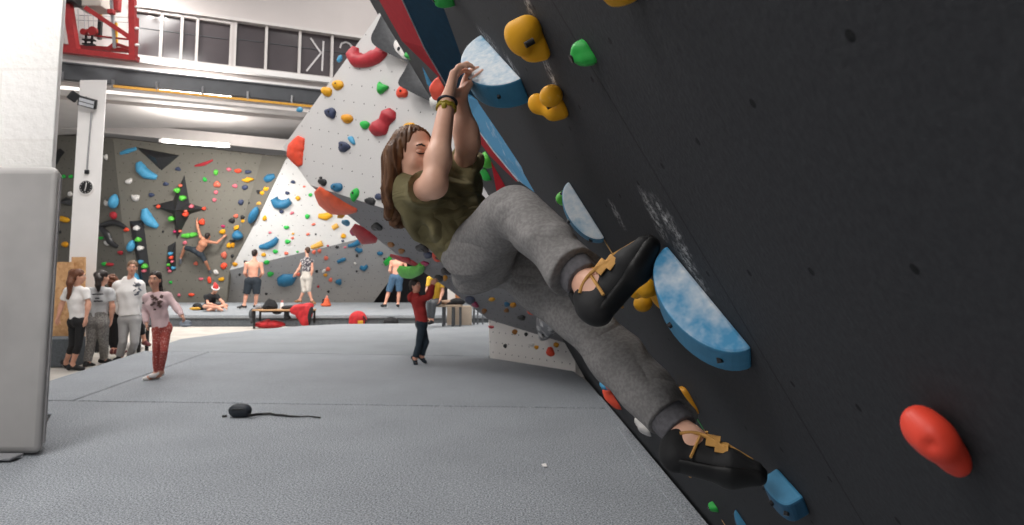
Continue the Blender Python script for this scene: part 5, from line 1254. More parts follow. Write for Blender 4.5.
def figure(label, J, s, group=None, skin=M_SKIN, face=(0, -1, 0), up=(0, 0, 1), h=.011, top=None, bottom=None, shoes=None, hair=None, hands=None, fat=1.0, headsize=1.0, toes=None, extra=None, closed=False, eyes=True, lip=M_LIP, name='person', front=None, foot_len=1.0):
    """one continuous body + clothes, hair and shoes as children. J: joints in world space"""
    g = lambda k_: np.array(J[k_], float)
    root = empty(name, (g('pel')[0], g('pel')[1], min(g('anL')[2], g('anR')[2]) - .07 * s), label, 'person', group)
    lat = unit(g('shL') - g('shR')); plat = unit(g('hipL') - g('hipR')); spine = unit(g('neck') - g('pel'))
    fwd = unit(np.cross(lat, spine)) ; fwd = fwd if front is None else unit(front)
    pel, che, neck, head = g('pel'), g('che'), g('neck'), g('head'); wst = lerp(pel, che, .5)
    f_ = fat * s
    B = Body(.035 * s)
    def torso(B, e, hem=None, topend=True):
        B.cap(pel if hem is None else hem, wst, .098 * f_ + e, .088 * f_ + e, wide=plat, w=1.38, flat0=hem is not None)
        B.cap(wst, che, .088 * f_ + e, .105 * f_ + e, wide=lat, w=1.42)
        nb = lerp(che, neck, .72); B.cap(che, nb, .105 * f_ + e, .070 * f_ + e * .7, wide=lat, w=1.5)
        B.cap(g('shL'), g('shR'), .052 * f_ + e * .8, k=.05 * s)
    def leg(B, sd, e, t1=2.0, loose=1.0, flare=0.0):
        hp, kn, an = g('hip' + sd), g('kn' + sd), g('an' + sd)
        a1 = min(t1, 1); r0, r1, r2, r3 = (.086 * f_ + e) * loose, (.056 * f_ + e) * loose, (.056 * f_ + e) * loose, (.036 * f_ + e) * loose + flare
        B.cap(hp, lerp(hp, kn, a1), r0, r0 + (r1 - r0) * a1, k=.02 * s, flat1=t1 < 1)
        if t1 > 1:
            tt = t1 - 1; mid = lerp(kn, an, .3)
            B.cap(kn, lerp(kn, an, min(tt, .32)), r1, r2, k=.010 * s)
            if tt > .32: B.cap(lerp(kn, an, .3), lerp(kn, an, tt), r2, r2 + (r3 - r2) * (tt - .3) / .7, k=.010 * s, flat1=True)
    def arm(B, sd, e, t1=2.0, loose=1.0):
        sh, el, wr = g('sh' + sd), g('el' + sd), g('wr' + sd); a1 = min(t1, 1)
        r0, r1, r2 = (.050 * f_ + e) * loose, (.040 * f_ + e) * loose, (.028 * f_ + e) * loose
        B.cap(sh, lerp(sh, el, a1), r0, r0 + (r1 - r0) * a1, flat1=t1 < 1)
        if t1 > 1:
            tt = t1 - 1
            B.cap(el, lerp(el, wr, min(.3, tt)), r1, r1 * 1.03)
            if tt > .3: B.cap(lerp(el, wr, .28), lerp(el, wr, tt), r1 * 1.03, r1 + (r2 - r1) * tt, flat1=tt < 1)
    torso(B, 0)
    B.cap(g('hipL'), g('hipR'), .090 * f_)
    for sd in 'LR':
        q = 1 if sd == 'L' else -1
        B.ell(pel + plat * q * .065 * s - fwd * .045 * s - spine * .03 * s, np.array((.075, .075, .08)) * f_, k=.04 * s)
        leg(B, sd, 0); arm(B, sd, 0)
        # foot
        an = g('an' + sd); td = (toes or {}).get(sd)
        if td is None: td = unit(V(fwd[0], fwd[1], 0))
        td = unit(td); sh_ = unit(g('an' + sd) - g('kn' + sd)); dn = unit(sh_ - td * np.dot(sh_, td)) if abs(np.dot(sh_, td)) < .95 else V(0, 0, -1)
        heel = an + dn * .045 * s - td * .035 * s; ball = an + dn * .058 * s + td * .115 * s * foot_len; tip = ball + td * .06 * s * foot_len
        J['heel' + sd], J['ball' + sd], J['tip' + sd], J['td' + sd], J['dn' + sd] = heel, ball, tip, td, dn
        B.cap(an, heel, .036 * s, .034 * s).cap(an, ball, .034 * s, .028 * s).cap(heel, ball, .03 * s, .028 * s).cap(ball, tip, .030 * s, .02 * s, wide=np.cross(td, dn), w=1.25)
        # hand
        wr = g('wr' + sd); hd = (hands or {}).get(sd, {})
        d = hd.get('d', unit(wr - g('el' + sd))); n_ = hd.get('n', -lat * q); th = hd.get('t', fwd)
        hand(B, wr, d, n_, th, s * hd.get('size', 1), hd.get('curl', .3), h, spread=hd.get('spread', .05), thumb=hd.get('thumb', .2))
    hs = s * headsize
    B.cap(lerp(che, neck, .75), head - unit(up) * .05 * hs, .052 * f_, .046 * hs)
    Pf, R = head_prims(B, head, face, up, hs)
    body = B.build('body', skin, root, h)
    if eyes: face_parts(Pf, R, hs, body, lip, closed)
    H_ = h * 1.0
    if bottom:
        C = Body(.03 * s); e = bottom.get('e', .012) * s; wt = lerp(pel, che, bottom.get('waist', .38))
        C.cap(pel, wt, .100 * f_ + e, .094 * f_ + e, wide=plat, w=1.38, flat1=True); C.cap(g('hipL'), g('hipR'), .093 * f_ + e)
        for sd in 'LR':
            q = 1 if sd == 'L' else -1
            C.ell(pel + plat * q * .065 * s - fwd * .045 * s - spine * .03 * s, np.array((.078, .078, .083)) * f_ + e, k=.04 * s)
            leg(C, sd, e, bottom.get('len', 2) - .04, bottom.get('loose', 1.0), bottom.get('flare', 0))
        ob = J['_bottom'] = C.build(bottom.get('name', 'trousers'), bottom['m'], root, H_, folds(bottom.get('fold', .004) * s, 30 / s, 7))
        if bottom.get('band'):
            C = Body(.01); C.cap(lerp(pel, che, bottom.get('waist', .38) - .1), wt, .100 * f_ + e + .004, .096 * f_ + e + .006, wide=plat, w=1.38, flat1=True, flat0=True); C.build('waistband', bottom['band'], ob, H_)
    if top:
        C = Body(.035 * s); e = top.get('e', .014) * s
        hem = lerp(che, pel, top.get('hem', 1.0)) ; torso(C, e, hem)
        for sd in 'LR':
            if top.get('sleeve', .5) > 0: arm(C, sd, e * top.get('sl_e', .9), top.get('sleeve', .5), top.get('loose', 1.0))
        if top.get('hood'):
            C.ell(lerp(che, neck, .8) - fwd * .075 * s, np.array((.095, .07, .085)) * s, np.stack([lat, fwd, np.cross(lat, fwd)], 1), k=.03 * s); C.cap(neck - lat * .05 * s, neck + lat * .05 * s, .055 * s, k=.03 * s)
        if top.get('scoop'):   # neckline / tank cut-outs
            C.ell(lerp(che, neck, .98) + fwd * .05 * s, np.array((.075, .075, .07)) * s, k=.01, op='s')
        tp = C.build(top.get('name', 'shirt'), top['m'], root, H_, folds(top.get('fold', .005) * s, top.get('fr', 28) / s, 3))
        J['_top'] = tp
    if shoes:
        for sd in 'LR':
            C = Body(.02 * s); e = shoes.get('e', .008) * s
            an, heel, ball, tip, td, dn = [J[k_ + sd] for k_ in ('an', 'heel', 'ball', 'tip', 'td', 'dn')]
            C.cap(lerp(an, J['kn' + sd], shoes.get('cuff', .03)), heel, .036 * s + e, .036 * s + e, flat0=True).cap(an, ball, .034 * s + e, .030 * s + e).cap(heel, ball, .033 * s + e, .031 * s + e).cap(ball, tip, .032 * s + e, .022 * s + e, wide=np.cross(td, dn), w=1.25)
            ob = C.build(shoes.get('name', 'shoe'), shoes['m'], root, H_)
            if shoes.get('sole'):
                C = Body(.012 * s); C.cap(heel + dn * .03 * s, ball + dn * .024 * s, .030 * s + e, .034 * s + e, wide=dn, w=.35).cap(ball + dn * .024 * s, tip + dn * .02 * s, .036 * s + e, .03 * s + e, wide=dn, w=.35); C.build('sole', shoes['sole'], ob, H_)
    if hair: 
        C = Body(.02 * hs); P = Pf; st = hair['style']
        C.ell(P(0, -.016, .040), np.array((.083, .100, .090)) * hs * hair.get('vol', 1), R, k=.02 * hs)
        C.ell(P(0, -.055, -.02), np.array((.070, .055, .075)) * hs, R, k=.03 * hs)
        if st == 'long':
            for q in (-1, 1): C.cap(P(q * .078, -.01, .02), P(q * .088, -.03, -.12), .03 * hs, .030 * hs, k=.03 * hs).cap(P(q * .088, -.03, -.12), P(q * .083, -.055, -.225), .030 * hs, .016 * hs, k=.02 * hs)
            C.cap(P(0, -.07, 0), P(0, -.085, -.15), .06 * hs, .05 * hs, wide=R[:, 0], w=1.5).cap(P(0, -.085, -.15), P(0, -.10, -.245), .05 * hs, .028 * hs, wide=R[:, 0], w=1.6)
        C.ell(P(*hair.get('cutc', (0, .090, -.040))), np.array(hair.get('cut', (.070, .064, .106))) * hs, R, k=.01 * hs, op='s')
        if st in ('short', 'pony', 'bun'): 
            C.half(P(0, -.03, -.075 if st == 'short' else -.09), unit(-R[:, 2] + R[:, 1] * .3))
        if st == 'pony':
            a = P(0, -.10, .05); pts = [a] + [np.array(x, float) for x in hair['tail']]
            rr = hair.get('r', (.03, .036, .034, .016))
            for i in range(len(pts) - 1): C.cap(pts[i], pts[i + 1], rr[min(i, 3)] * hs, rr[min(i + 1, 3)] * hs, k=.02 * hs)
        if st == 'bun': C.ell(P(0, -.105, -.01), np.array((.04, .04, .045)) * hs, R); C.ell(P(0, -.11, -.06), np.array((.03, .03, .04)) * hs, R)
        if st == 'curly':
            rnd = random.Random(2)
            for i in range(26):
                a_, b_ = rnd.uniform(0, 6.28), rnd.uniform(-.6, 1.4); v = V(math.cos(a_) * math.cos(b_), math.sin(a_) * math.cos(b_) - .3, math.sin(b_))
                if v[1] > .55 and v[2] < .5: continue
                C.ell(P(*(v * (.088, .10, .095) + V(0, -.01, .03))), np.array((.03, .03, .03)) * hs, k=.012 * hs)
        def strands(D, lo, h_):
            n = D.shape; Q = np.meshgrid(*[(lo[i] + h_ * np.arange(n[i]) - head[i]).astype(np.float32) for i in range(3)], indexing='ij', sparse=True)
            X_ = sum(Q[i] * R[i, 0] for i in range(3)); Y_ = sum(Q[i] * R[i, 1] for i in range(3)); Z_ = sum(Q[i] * R[i, 2] for i in range(3))
            a_ = np.arctan2(X_, Y_ + .02 * hs); D += hair.get('amp', .003) * hs * (np.sin(a_ * 26 + 2.2 * np.sin(Z_ * 24 / hs)) + .6 * np.sin(a_ * 47 + 1.5 * np.sin(Z_ * 31 / hs + 1)))
        hr = C.build('hair', hair['m'], root, h, strands)
        J['_hair'] = hr
    J['_P'], J['_R'], J['_root'], J['_body'], J['_hs'] = Pf, R, root, body, hs
    if extra: extra(J, root)
    return root
def px_joints(Y0, d):
    return {k_: atY(v[0], v[1], Y0 + (v[2] if len(v) > 2 else 0)) for k_, v in d.items()}
M_WTEE = mat('white_cotton', '#e4e1df', .85, .08, 20, .15); M_LEGG = mat('black_leggings', '#1d1d1f', .8, .2, 20); M_SHOEB = mat('black_shoe', '#222224', .6, .3, 30); M_SOLEW = mat('sole_light', '#b9b6b2', .7)
M_GTEE = mat('grey_tee', '#b8b8b9', .85, .1, 20, .15); M_PATT = mat('speckled_trousers', '#8b8783', .85, .45, 55, .1, lo=.46, hi=.54); M_HOODW = mat('white_hoodie', '#e6e2df', .85, .06, 12, .2); M_GPANT = mat('light_grey_joggers', '#a9a7a6', .85, .1, 14, .1)
M_PINK = mat('pink_top', '#dcc0c2', .85, .07, 16, .15); M_REDLEG = mat('red_print_leggings', '#a0463f', .8, .1, 60, .1, col2='#c98f86', lo=.56, hi=.62)
M_SOCK = mat('white_sock', '#dedad8', .9, .06, 20); M_DSHORT = mat('dark_shorts', '#2c343c', .8, .2, 20, .1); M_LSHORT = mat('light_shorts', '#c2bbb2', .85, .1, 16, .1); M_DENIM = mat('denim_shorts', '#45627c', .85, .25, 30, .1)
M_TANK = mat('patterned_tank', '#b5b1b0', .85, .1, 14, .1, col2='#4a464c', lo=.44, hi=.5); M_REDH = mat('red_hoodie', '#a5302e', .85, .2, 14, .2); M_JEAN = mat('dark_jeans', '#27343f', .85, .25, 22, .15); M_BTEE = mat('black_tee', '#242427', .85, .2, 20, .1); M_YELT = mat('yellow_top', '#e0b13a', .85, .12, 14, .1)
GP = None
# 1 - girl in the white T-shirt, walking away to the right
def gfoot(px, py, z): return atZ(px, py, z)[1]
Y = gfoot(70, 371, FZ); s_ = .87
J = px_joints(Y, dict(head=(78.5, 276.5), neck=(77, 286, .02), che=(76, 299), pel=(77.5, 320), shL=(68, 291, .08), shR=(86, 291.5, -.02), elL=(61.5, 305, .10), wrL=(58, 317.5, .02), elR=(88.5, 304.5, -.05), wrR=(86, 318, -.12),
    hipL=(73.5, 322.5, .05), hipR=(81, 322.5, -.02), knL=(72.5, 345, .02), knR=(78.5, 345, -.05), anL=(65.8, 362.5, .25), anR=(72, 366.3, .0)))
J['anR'][2] = max(J['anR'][2], FZ + .085)
figure('girl in a white T-shirt and black cropped leggings walking away, long ponytail', J, s_, face=(.85, .45, -.05), front=(.75, .65, 0), skin=M_SKIN, top=dict(m=M_WTEE, sleeve=.62, hem=.95, e=.018, loose=1.12), bottom=dict(m=M_LEGG, len=1.45, e=.006, name='leggings', fold=.001),
    shoes=dict(m=M_SHOEB, sole=M_SOLEW), hair=dict(style='pony', m=M_HAIRR, tail=[atY(72.5, 272.5, Y + .05), atY(70, 283, Y - .12), atY(69.5, 292, Y - .13), atY(68, 298, Y - .1)], r=(.04, .055, .055, .03)), fat=.92, toes=dict(L=V(.5, .3, -.75), R=V(.8, .5, -.1)), headsize=1.06)
# 2 - girl in the grey T-shirt, back to the lens
Y = gfoot(87, 366.5, FZ); s_ = .9
J = px_joints(Y, dict(head=(102.5, 277.5), neck=(100.5, 287.5, -.02), che=(98.5, 299), pel=(98, 320), shL=(88, 291.5), shR=(110, 292.5), elL=(85, 307, -.02), wrL=(85.5, 318, .12), elR=(112.5, 307, 0), wrR=(111, 320, .05),
    hipL=(93, 322), hipR=(103, 322), knL=(91, 344, .02), knR=(103.5, 343, .1), anL=(87.5, 362.3, 0), anR=(104, 358.5, .32)))
def back_print(J, root):
    tp = J['_top']; mb = MB(); rnd = random.Random(9); m = mat('print_dark', '#3a3a3e', .8)
    Yb = J['che'][1] - .175
    for yy, x0, x1 in ((294.3, 92.5, 102.5), (298.2, 95.5, 98.7), (301.2, 94.2, 101)):
        x = x0
        while x < x1:
            w_ = rnd.uniform(.6, 1.3); mb.box(atY(x + w_ / 2, yy + rnd.uniform(-.2, .2), Yb), (w_ / F * Yb * .8, .03, .022)); x += w_ + .3
    mb.build('print', m, tp)
figure('girl in a grey printed T-shirt and speckled trousers seen from behind', J, s_, face=(.5, .85, 0), front=(.15, 1, 0), top=dict(m=M_GTEE, sleeve=.6, hem=1.0, e=.02, loose=1.15), bottom=dict(m=M_PATT, len=1.98, e=.018, flare=.012), shoes=dict(m=M_SHOEB, sole=M_SOLEW),
    hair=dict(style='pony', m=M_HAIRD, tail=[atY(98.5, 279, Y - .16), atY(98, 285, Y - .17), atY(98.5, 291, Y - .15)], r=(.045, .05, .045, .02)), toes=dict(L=V(.1, 1, -.1), R=V(.3, 1, -.1)), extra=back_print, headsize=1.06)
# 3 - curly-haired person behind
Y = 12.0; s_ = .92
J = px_joints(Y, dict(head=(113.5, 282), neck=(113.5, 291), che=(113, 301), pel=(113, 320), shL=(106, 296, -.05), shR=(120, 296, .05), elL=(105, 309), wrL=(107, 319, .1), elR=(121, 309), wrR=(119, 320, .1), hipL=(110, 322), hipR=(116, 322), knL=(111.5, 338), knR=(116, 338), anL=(113.5, 349.5), anR=(117.5, 349.5)))
figure('curly-haired person in black almost hidden behind the woman in the hoodie', J, s_, face=(.4, .9, 0), front=(.3, 1, 0), top=dict(m=M_BTEE, sleeve=1.9, hem=1.0, e=.016), bottom=dict(m=M_LEGG, len=1.9, e=.01), shoes=dict(m=mat('maroon_shoe', '#6e3a3c', .7), sole=M_SOLEW), hair=dict(style='curly', m=M_HAIRR), headsize=1.0)
# 4 - woman in the white hoodie
Y = gfoot(124, 360, FZ); s_ = 1.01
J = px_joints(Y, dict(head=(132.3, 267.8), neck=(129.5, 279.5, .02), che=(128.5, 292), pel=(129.5, 317), shL=(140, 285.5, .06), shR=(118, 285.5, -.02), elL=(143.5, 301.5, .12), wrL=(139, 312.5, .18), elR=(114.5, 302, .08), wrR=(120.5, 313.5, .2),
    hipL=(135, 320), hipR=(124.5, 320), knL=(135, 342, -.06), knR=(123, 342, -.04), anL=(130, 355.5, .06), anR=(120, 356.5, .02)))
def chest_logo(J, root):
    mb = MB(); Yb = J['che'][1] - .185; rnd = random.Random(5)
    for i in range(14):
        x, y = 137 + rnd.uniform(-2.2, 3), 283.5 + rnd.uniform(-1, 11); mb.bar(atY(x, y, Yb + .02), atY(x + rnd.uniform(-1.2, 1.2), y + rnd.uniform(-1.5, 1.5), Yb + .02), .018, .05)
    mb.build('print', mat('print_slate', '#71767f', .8), J['_top'])
figure('woman in a white hoodie and light grey joggers standing with hands behind her back', J, s_, face=(.45, -.9, 0), front=(.25, -1, 0), top=dict(m=M_HOODW, sleeve=1.95, hem=.93, e=.022, hood=True, name='hoodie', loose=1.12), bottom=dict(m=M_GPANT, len=1.97, e=.010, flare=.012), shoes=dict(m=M_SHOEB, sole=M_SOLEW),
    hair=dict(style='bun', m=M_HAIRBL), extra=chest_logo, fat=1.02, headsize=1.0, toes=dict(L=V(.3, -1, 0), R=V(.1, -1, 0)))
# 5 - girl in the pink top
Y = gfoot(156, 379.5, 0); s_ = .775
J = px_joints(Y, dict(head=(154.8, 279.8), neck=(155.8, 292.5, .02), che=(157, 304), pel=(161.5, 326), shL=(167.5, 296, .04), shR=(146.5, 297.5, -.02), elL=(176.5, 307, .02), wrL=(182.5, 316.5, -.06), elR=(145.5, 312, .05), wrR=(146.5, 324, -.06),
    hipL=(166, 329.5, .02), hipR=(157.5, 329.5, -.02), knL=(164, 351, -.10), knR=(156.3, 351.5, -.06), anL=(161, 371.5, .03), anR=(156, 374, 0)))
def pink_print(J, root):
    B = Body(.02); c = atY(155.5, 303.5, Y - .135)
    mb = MB(); rnd = random.Random(4)
    for i in range(40):
        a = rnd.uniform(0, 6.28); r = rnd.uniform(.2, 1) ** .6; p = V(c[0] + math.cos(a) * r * .068, Y - .118 + rnd.uniform(0, .012), c[2] + math.sin(a) * r * .085); mb.box(p, (rnd.uniform(.008, .02), .03, rnd.uniform(.008, .02)))
    for q in (-1, 1): mb.bar(V(c[0] + q * .05, Y - .11, c[2] + .07), V(c[0] + q * .068, Y - .11, c[2] + .105), .03, .03)
    mb.build('print', mat('print_leopard', '#6a5450', .8), J['_top'])
figure('girl in a pale pink printed top and red leggings holding a grey cap', J, s_, face=(.1, -1, .02), front=(.12, -1, 0), h=.009, skin=M_SKIN, top=dict(m=M_PINK, sleeve=1.93, hem=1.1, e=.02, name='long_sleeved_top'), bottom=dict(m=M_REDLEG, len=1.98, e=.008, name='leggings', fold=.002), shoes=dict(m=M_SOCK, name='sock', e=.004, cuff=.08),
    hair=dict(style='pony', m=M_HAIRD, tail=[atY(160, 281, Y + .11), atY(161, 290, Y + .08), atY(152, 299, Y - .02), atY(143, 303, Y - .05)], r=(.03, .026, .024, .012), vol=.97), hands=dict(L=dict(curl=.7)), extra=pink_print, headsize=1.2, fat=.86, toes=dict(L=V(-.45, -1, 0), R=V(-.75, -.8, 0)))
cc = atY(185.5, 323.5, Y - .06)
B = Body(.02); B.ell(cc, (.075, .07, .045)).ell(cc + V(.03, -.05, -.02), (.07, .06, .016)); B.ell(cc + V(-.005, .02, -.045), (.055, .05, .03), op='s')
tag(B.build('cap', mat('cap_bluegrey', '#7f8893', .85, .2, 20), None, .008), 'blue-grey cap held in the pink-topped girl hand', 'cap')
# 6 - shirtless climber on the olive wall
def wbp(px, py, off): p = WB.at(px, py); d = unit(p - CAM); return p - d * off
J = dict(head=(207.8, 236.2, .42), neck=(205.5, 240.5, .45), che=(203, 243.5, .45), pel=(198.5, 251.5, .42), shL=(200.5, 237, .4), shR=(210, 242, .4), elL=(197.8, 228, .3), wrL=(196.8, 221, .15), elR=(217, 242.8, .35), wrR=(223.3, 237.2, .15), hipL=(194, 250, .42), hipR=(201, 254.5, .4), knL=(184.8, 247.5, .3), knR=(205.5, 261.5, .4), anL=(180.5, 258.5, .18), anR=(209, 269, .15))
J = {k_: wbp(*v) for k_, v in J.items()}
figure('shirtless climber in dark shorts spread on the olive wall, one knee out', J, 1.05, face=(.2, .9, .15), front=(0, .9, .4), skin=M_SKIN2, h=.014, bottom=dict(m=M_DSHORT, len=.95, e=.02, name='shorts', waist=.2), shoes=dict(m=mat('grey_climb_shoe', '#6b6e74', .6)), hair=dict(style='short', m=M_HAIRD), eyes=False, toes=dict(L=V(-.3, .6, -.7), R=V(.3, .5, -.8)), hands=dict(L=dict(n=WB.n * -1, d=V(0, .3, 1)), R=dict(n=WB.n * -1, d=V(.7, .2, .6))))
# 7 - sitter with the santa hat
Y = atZ(214, 311, PT)[1]; s_ = .98
J = px_joints(Y, dict(head=(215.3, 291.3, -.12), neck=(212.5, 295.8, .0), che=(210.8, 299.5, .05), pel=(209.8, 307.3, .12), shL=(217, 298.2, -.1), shR=(206, 298.2, .05), elL=(222, 303.2, -.2), wrL=(225, 307.6, -.25), elR=(208, 305.5, -.15), wrR=(219, 308, -.3),
    hipL=(212.5, 308, .05), hipR=(207, 308, .05), knL=(226, 307.6, -.2), knR=(204.5, 308.3, -.35), anL=(213, 309.6, -.45), anR=(219, 309.6, -.55)))
for k_ in J: J[k_] = J[k_] + V(0, 0, .05)
def santa(J, root):
    P, R, hs = J['_P'], J['_R'], J['_hs']
    C = Body(.03); C.ell(P(0, -.01, .075), np.array((.088, .105, .075)) * hs, R).cap(P(0, -.03, .12), P(.0, -.12, .13), .065 * hs, .04 * hs).cap(P(0, -.12, .13), P(.03, -.19, .04), .04 * hs, .02 * hs)
    o = C.build('santa_hat', mat('santa_red', '#c03a38', .85, .15, 20), root, .012)
    MB().tube([P(.092 * math.cos(a), -.01 + .108 * math.sin(a), .055) for a in np.linspace(0, 2 * math.pi, 25)], .026 * hs, 8).build('hat_band', M_SOCK, o, True); MB().ball(P(.04, -.22, .0), .05 * hs).build('pompom', M_SOCK, o, True)
figure('person in a red santa hat and black T-shirt sitting cross-legged on the platform', J, s_, face=(.55, -.6, -.5), up=(.2, -.3, 1), front=(.6, -.8, 0), top=dict(m=M_BTEE, sleeve=.6, hem=1.0, e=.02), bottom=dict(m=M_DSHORT, len=.8, e=.018, name='shorts'), hair=dict(style='bun', m=M_HAIRD), h=.012, extra=santa, toes=dict(L=V(-.6, -.5, 0), R=V(.7, -.4, 0)))
# 8 - man in dark shorts, back to the lens
Y = atZ(248, 309.5, PT)[1]; s_ = 1.04
J = px_joints(Y, dict(head=(255, 253.3, .08), neck=(254.2, 260, .02), che=(253.3, 266.5), pel=(252.8, 279.5), shL=(246.3, 264), shR=(261, 264), elL=(244.8, 273, -.02), wrL=(247.5, 277.5, .22), elR=(262.5, 273, -.02), wrR=(259.5, 277.5, .22), hipL=(249.5, 281.5), hipR=(256.3, 281.5), knL=(246.3, 294, .02), knR=(256.5, 294, .04), anL=(244.2, 305.2, 0), anR=(255.6, 304.8, .12)))
figure('shirtless man in dark shorts standing with his back turned, facing the light wall', J, s_, face=(.15, 1, .25), front=(0, 1, 0), skin=M_SKINP, h=.013, bottom=dict(m=M_DSHORT, len=1.02, e=.03, name='shorts', loose=1.15, waist=.1, band=M_BLK), hair=dict(style='short', m=M_HAIRD), shoes=dict(m=M_SHOEB, sole=M_SOLEW, name='sandal', cuff=-.1), eyes=False, fat=1.08, toes=dict(L=V(-1, -.3, 0), R=V(.2, 1, 0)))
# 9 - man in the tank top walking left
Y = atZ(306, 305.5, PT)[1]; s_ = 1.02
J = px_joints(Y, dict(head=(307.3, 250.5, .02), neck=(307.2, 257.2), che=(307, 263.5), pel=(306.3, 276.5), shL=(302.3, 261, .08), shR=(312, 261.5, -.05), elL=(299.3, 268.5, .1), wrL=(295.5, 273.5, .05), elR=(312.3, 270, -.08), wrR=(311, 276.5, -.02), hipL=(303.8, 278.5, .04), hipR=(309, 278.5, -.04), knL=(304, 290.5, .02), knR=(308.5, 290, -.04), anL=(299.8, 299.8, .12), anR=(312, 300.3, -.03)))
figure('man in a patterned tank top and pale shorts walking left across the platform', J, s_, face=(-.8, .6, .1), front=(-.6, .8, 0), skin=M_SKINP, h=.013, top=dict(m=M_TANK, sleeve=0, hem=1.0, e=.02, name='tank_top'), bottom=dict(m=M_LSHORT, len=1.05, e=.024, name='shorts', loose=1.08), hair=dict(style='short', m=M_HAIRB), shoes=dict(m=mat('tan_sandal', '#8a6242', .7), name='sandal', cuff=-.1), toes=dict(L=V(-1, .2, 0), R=V(.5, -.3, -.2)))
# 10 - shirtless man in denim shorts under the prow
Y = atZ(390, 309, PT)[1]; s_ = 1.0
J = px_joints(Y, dict(head=(401, 252, .15), neck=(399.2, 258.2, .05), che=(397.6, 264.5), pel=(396, 276.5), shL=(391.5, 262), shR=(405, 262), elL=(389.8, 270.5), wrL=(392.5, 275.5, .2), elR=(406.2, 270.5), wrR=(403, 275.5, .2), hipL=(393, 278.5), hipR=(399, 278.5), knL=(388.7, 292, .02), knR=(399, 292, .04), anL=(385, 304, 0), anR=(398, 304, .1)))
figure('shirtless man in blue denim shorts seen from behind under the prow edge', J, s_, face=(.3, 1, .3), front=(.1, 1, 0), skin=M_SKINP, h=.013, bottom=dict(m=M_DENIM, len=1.0, e=.028, name='shorts', loose=1.12, waist=.15), hair=dict(style='short', m=M_HAIRB), shoes=dict(m=M_SHOEB, name='climbing_shoe', cuff=-.05), eyes=False, toes=dict(L=V(-.5, .5, 0), R=V(-.1, 1, 0)))
# 11 - boy in the red hoodie
Y = gfoot(418, 364.5, 0); s_ = .74
J = px_joints(Y, dict(head=(415.2, 286, 0), neck=(415.5, 295.5, .02), che=(418.5, 303), pel=(422, 321.5), shL=(413.5, 300.5, .10), shR=(418, 300.5, -.08), elL=(428, 297, .12), wrL=(431.3, 285, .12), elR=(429.5, 296.5, -.08), wrR=(433.5, 284, -.04), hipL=(421, 324.5, .05), hipR=(422.5, 324.5, -.05), knL=(425.5, 342, .02), knR=(419.5, 343.5, -.05), anL=(422, 355.8, .05), anR=(415.5, 357.8, -.02)))
figure('boy in a red hoodie and dark jeans on tiptoe reaching up to the prow', J, s_, skin=M_SKINP, face=(.9, -.42, .12), front=(.95, -.3, 0), h=.009, top=dict(m=M_REDH, sleeve=1.93, hem=1.05, e=.022, hood=True, name='hoodie'), bottom=dict(m=M_JEAN, len=1.97, e=.014, name='jeans', flare=.008), shoes=dict(m=mat('navy_sock', '#26303a', .85), name='sock', e=.004), hair=dict(style='short', m=M_HAIRD), headsize=1.14, foot_len=.8, toes=dict(L=V(.75, -.2, -.55), R=V(.45, -.2, -.75)), hands=dict(L=dict(n=V(.3, .9, .2), d=V(.3, .3, 1), curl=.5), R=dict(n=V(.3, .9, .2), d=V(.3, .3, 1), curl=.5)))
# 12 - person in yellow seated on the short bench
Y = yb2 - .25; s_ = .95
J = px_joints(Y, dict(head=(437.5, 267, .25), neck=(436.3, 274, .2), che=(435, 283, .2), pel=(434.5, 300.5, .3), shL=(430, 279, .1), shR=(441.5, 279, .3), elL=(427, 290, .0), wrL=(428.5, 299, -.1), elR=(442.5, 292, .2), wrR=(440, 300, .0), hipL=(432, 302, .25), hipR=(437.5, 302, .3), knL=(429.5, 302.5, -.15), knR=(433.5, 303.5, -.15), anL=(428.5, 320, -.1), anR=(432, 320.5, -.1)))
figure('person in a yellow top seated on the short bench behind the boy', J, s_, face=(-.6, -.8, 0), front=(-.5, -.85, 0), h=.013, top=dict(m=M_YELT, sleeve=.7, hem=1.0, e=.025), bottom=dict(m=mat('charcoal_trousers', '#55575b', .85), len=1.9, e=.014), shoes=dict(m=M_SHOEB), hair=dict(style='short', m=M_HAIRB), toes=dict(L=V(-.4, -1, 0), R=V(-.4, -1, 0)))
# 13 - seated person behind the woman, only a leg shows
Y = 12.6
J = px_joints(Y, dict(head=(128, 284, .2), neck=(128, 293, .2), che=(128, 302, .2), pel=(129, 318.5, .2), shL=(134, 297, .2), shR=(122.5, 297, .2), elL=(136, 309, .1), wrL=(137, 316, -.05), elR=(123, 309, .1), wrR=(126, 317, 0), hipL=(131.5, 320, .15), hipR=(126.5, 320, .15), knL=(140, 322, -.1), knR=(132, 322, -.1), anL=(144.5, 341, -.05), anR=(134, 342, -.05)))
figure('seated person in black hidden behind the woman, one leg and shoe showing', J, .85, face=(.5, -.8, 0), front=(.6, -.8, 0), h=.014, top=dict(m=M_BTEE, sleeve=1.9, e=.016), bottom=dict(m=M_LEGG, len=1.7, e=.01), shoes=dict(m=mat('maroon_shoe', '#6e3a3c', .7), sole=M_SOLEW), hair=dict(style='short', m=M_HAIRD), toes=dict(L=V(.9, -.5, -.1), R=V(.6, -.8, 0)))
bz_ = J['hipL'][2] - .1; bx = J['pel'][0]
b3 = empty('bench', (bx, Y + .3, FZ), 'dark low bench hidden behind the group of girls', 'bench')
MB().box((bx - .15, Y + .32, bz_ - .03), (.9, .36, .05)).build('top', M_BLKM, b3, bevel=.006)
for x in (-.55, .22):
    for y_ in (.18, .46): MB().box((bx + x, Y + y_, (bz_ - .05 + FZ) / 2), (.05, .05, bz_ - .05 - FZ)).build('leg', M_BLKM, b3)
pw = atZ(139, 348, FZ)
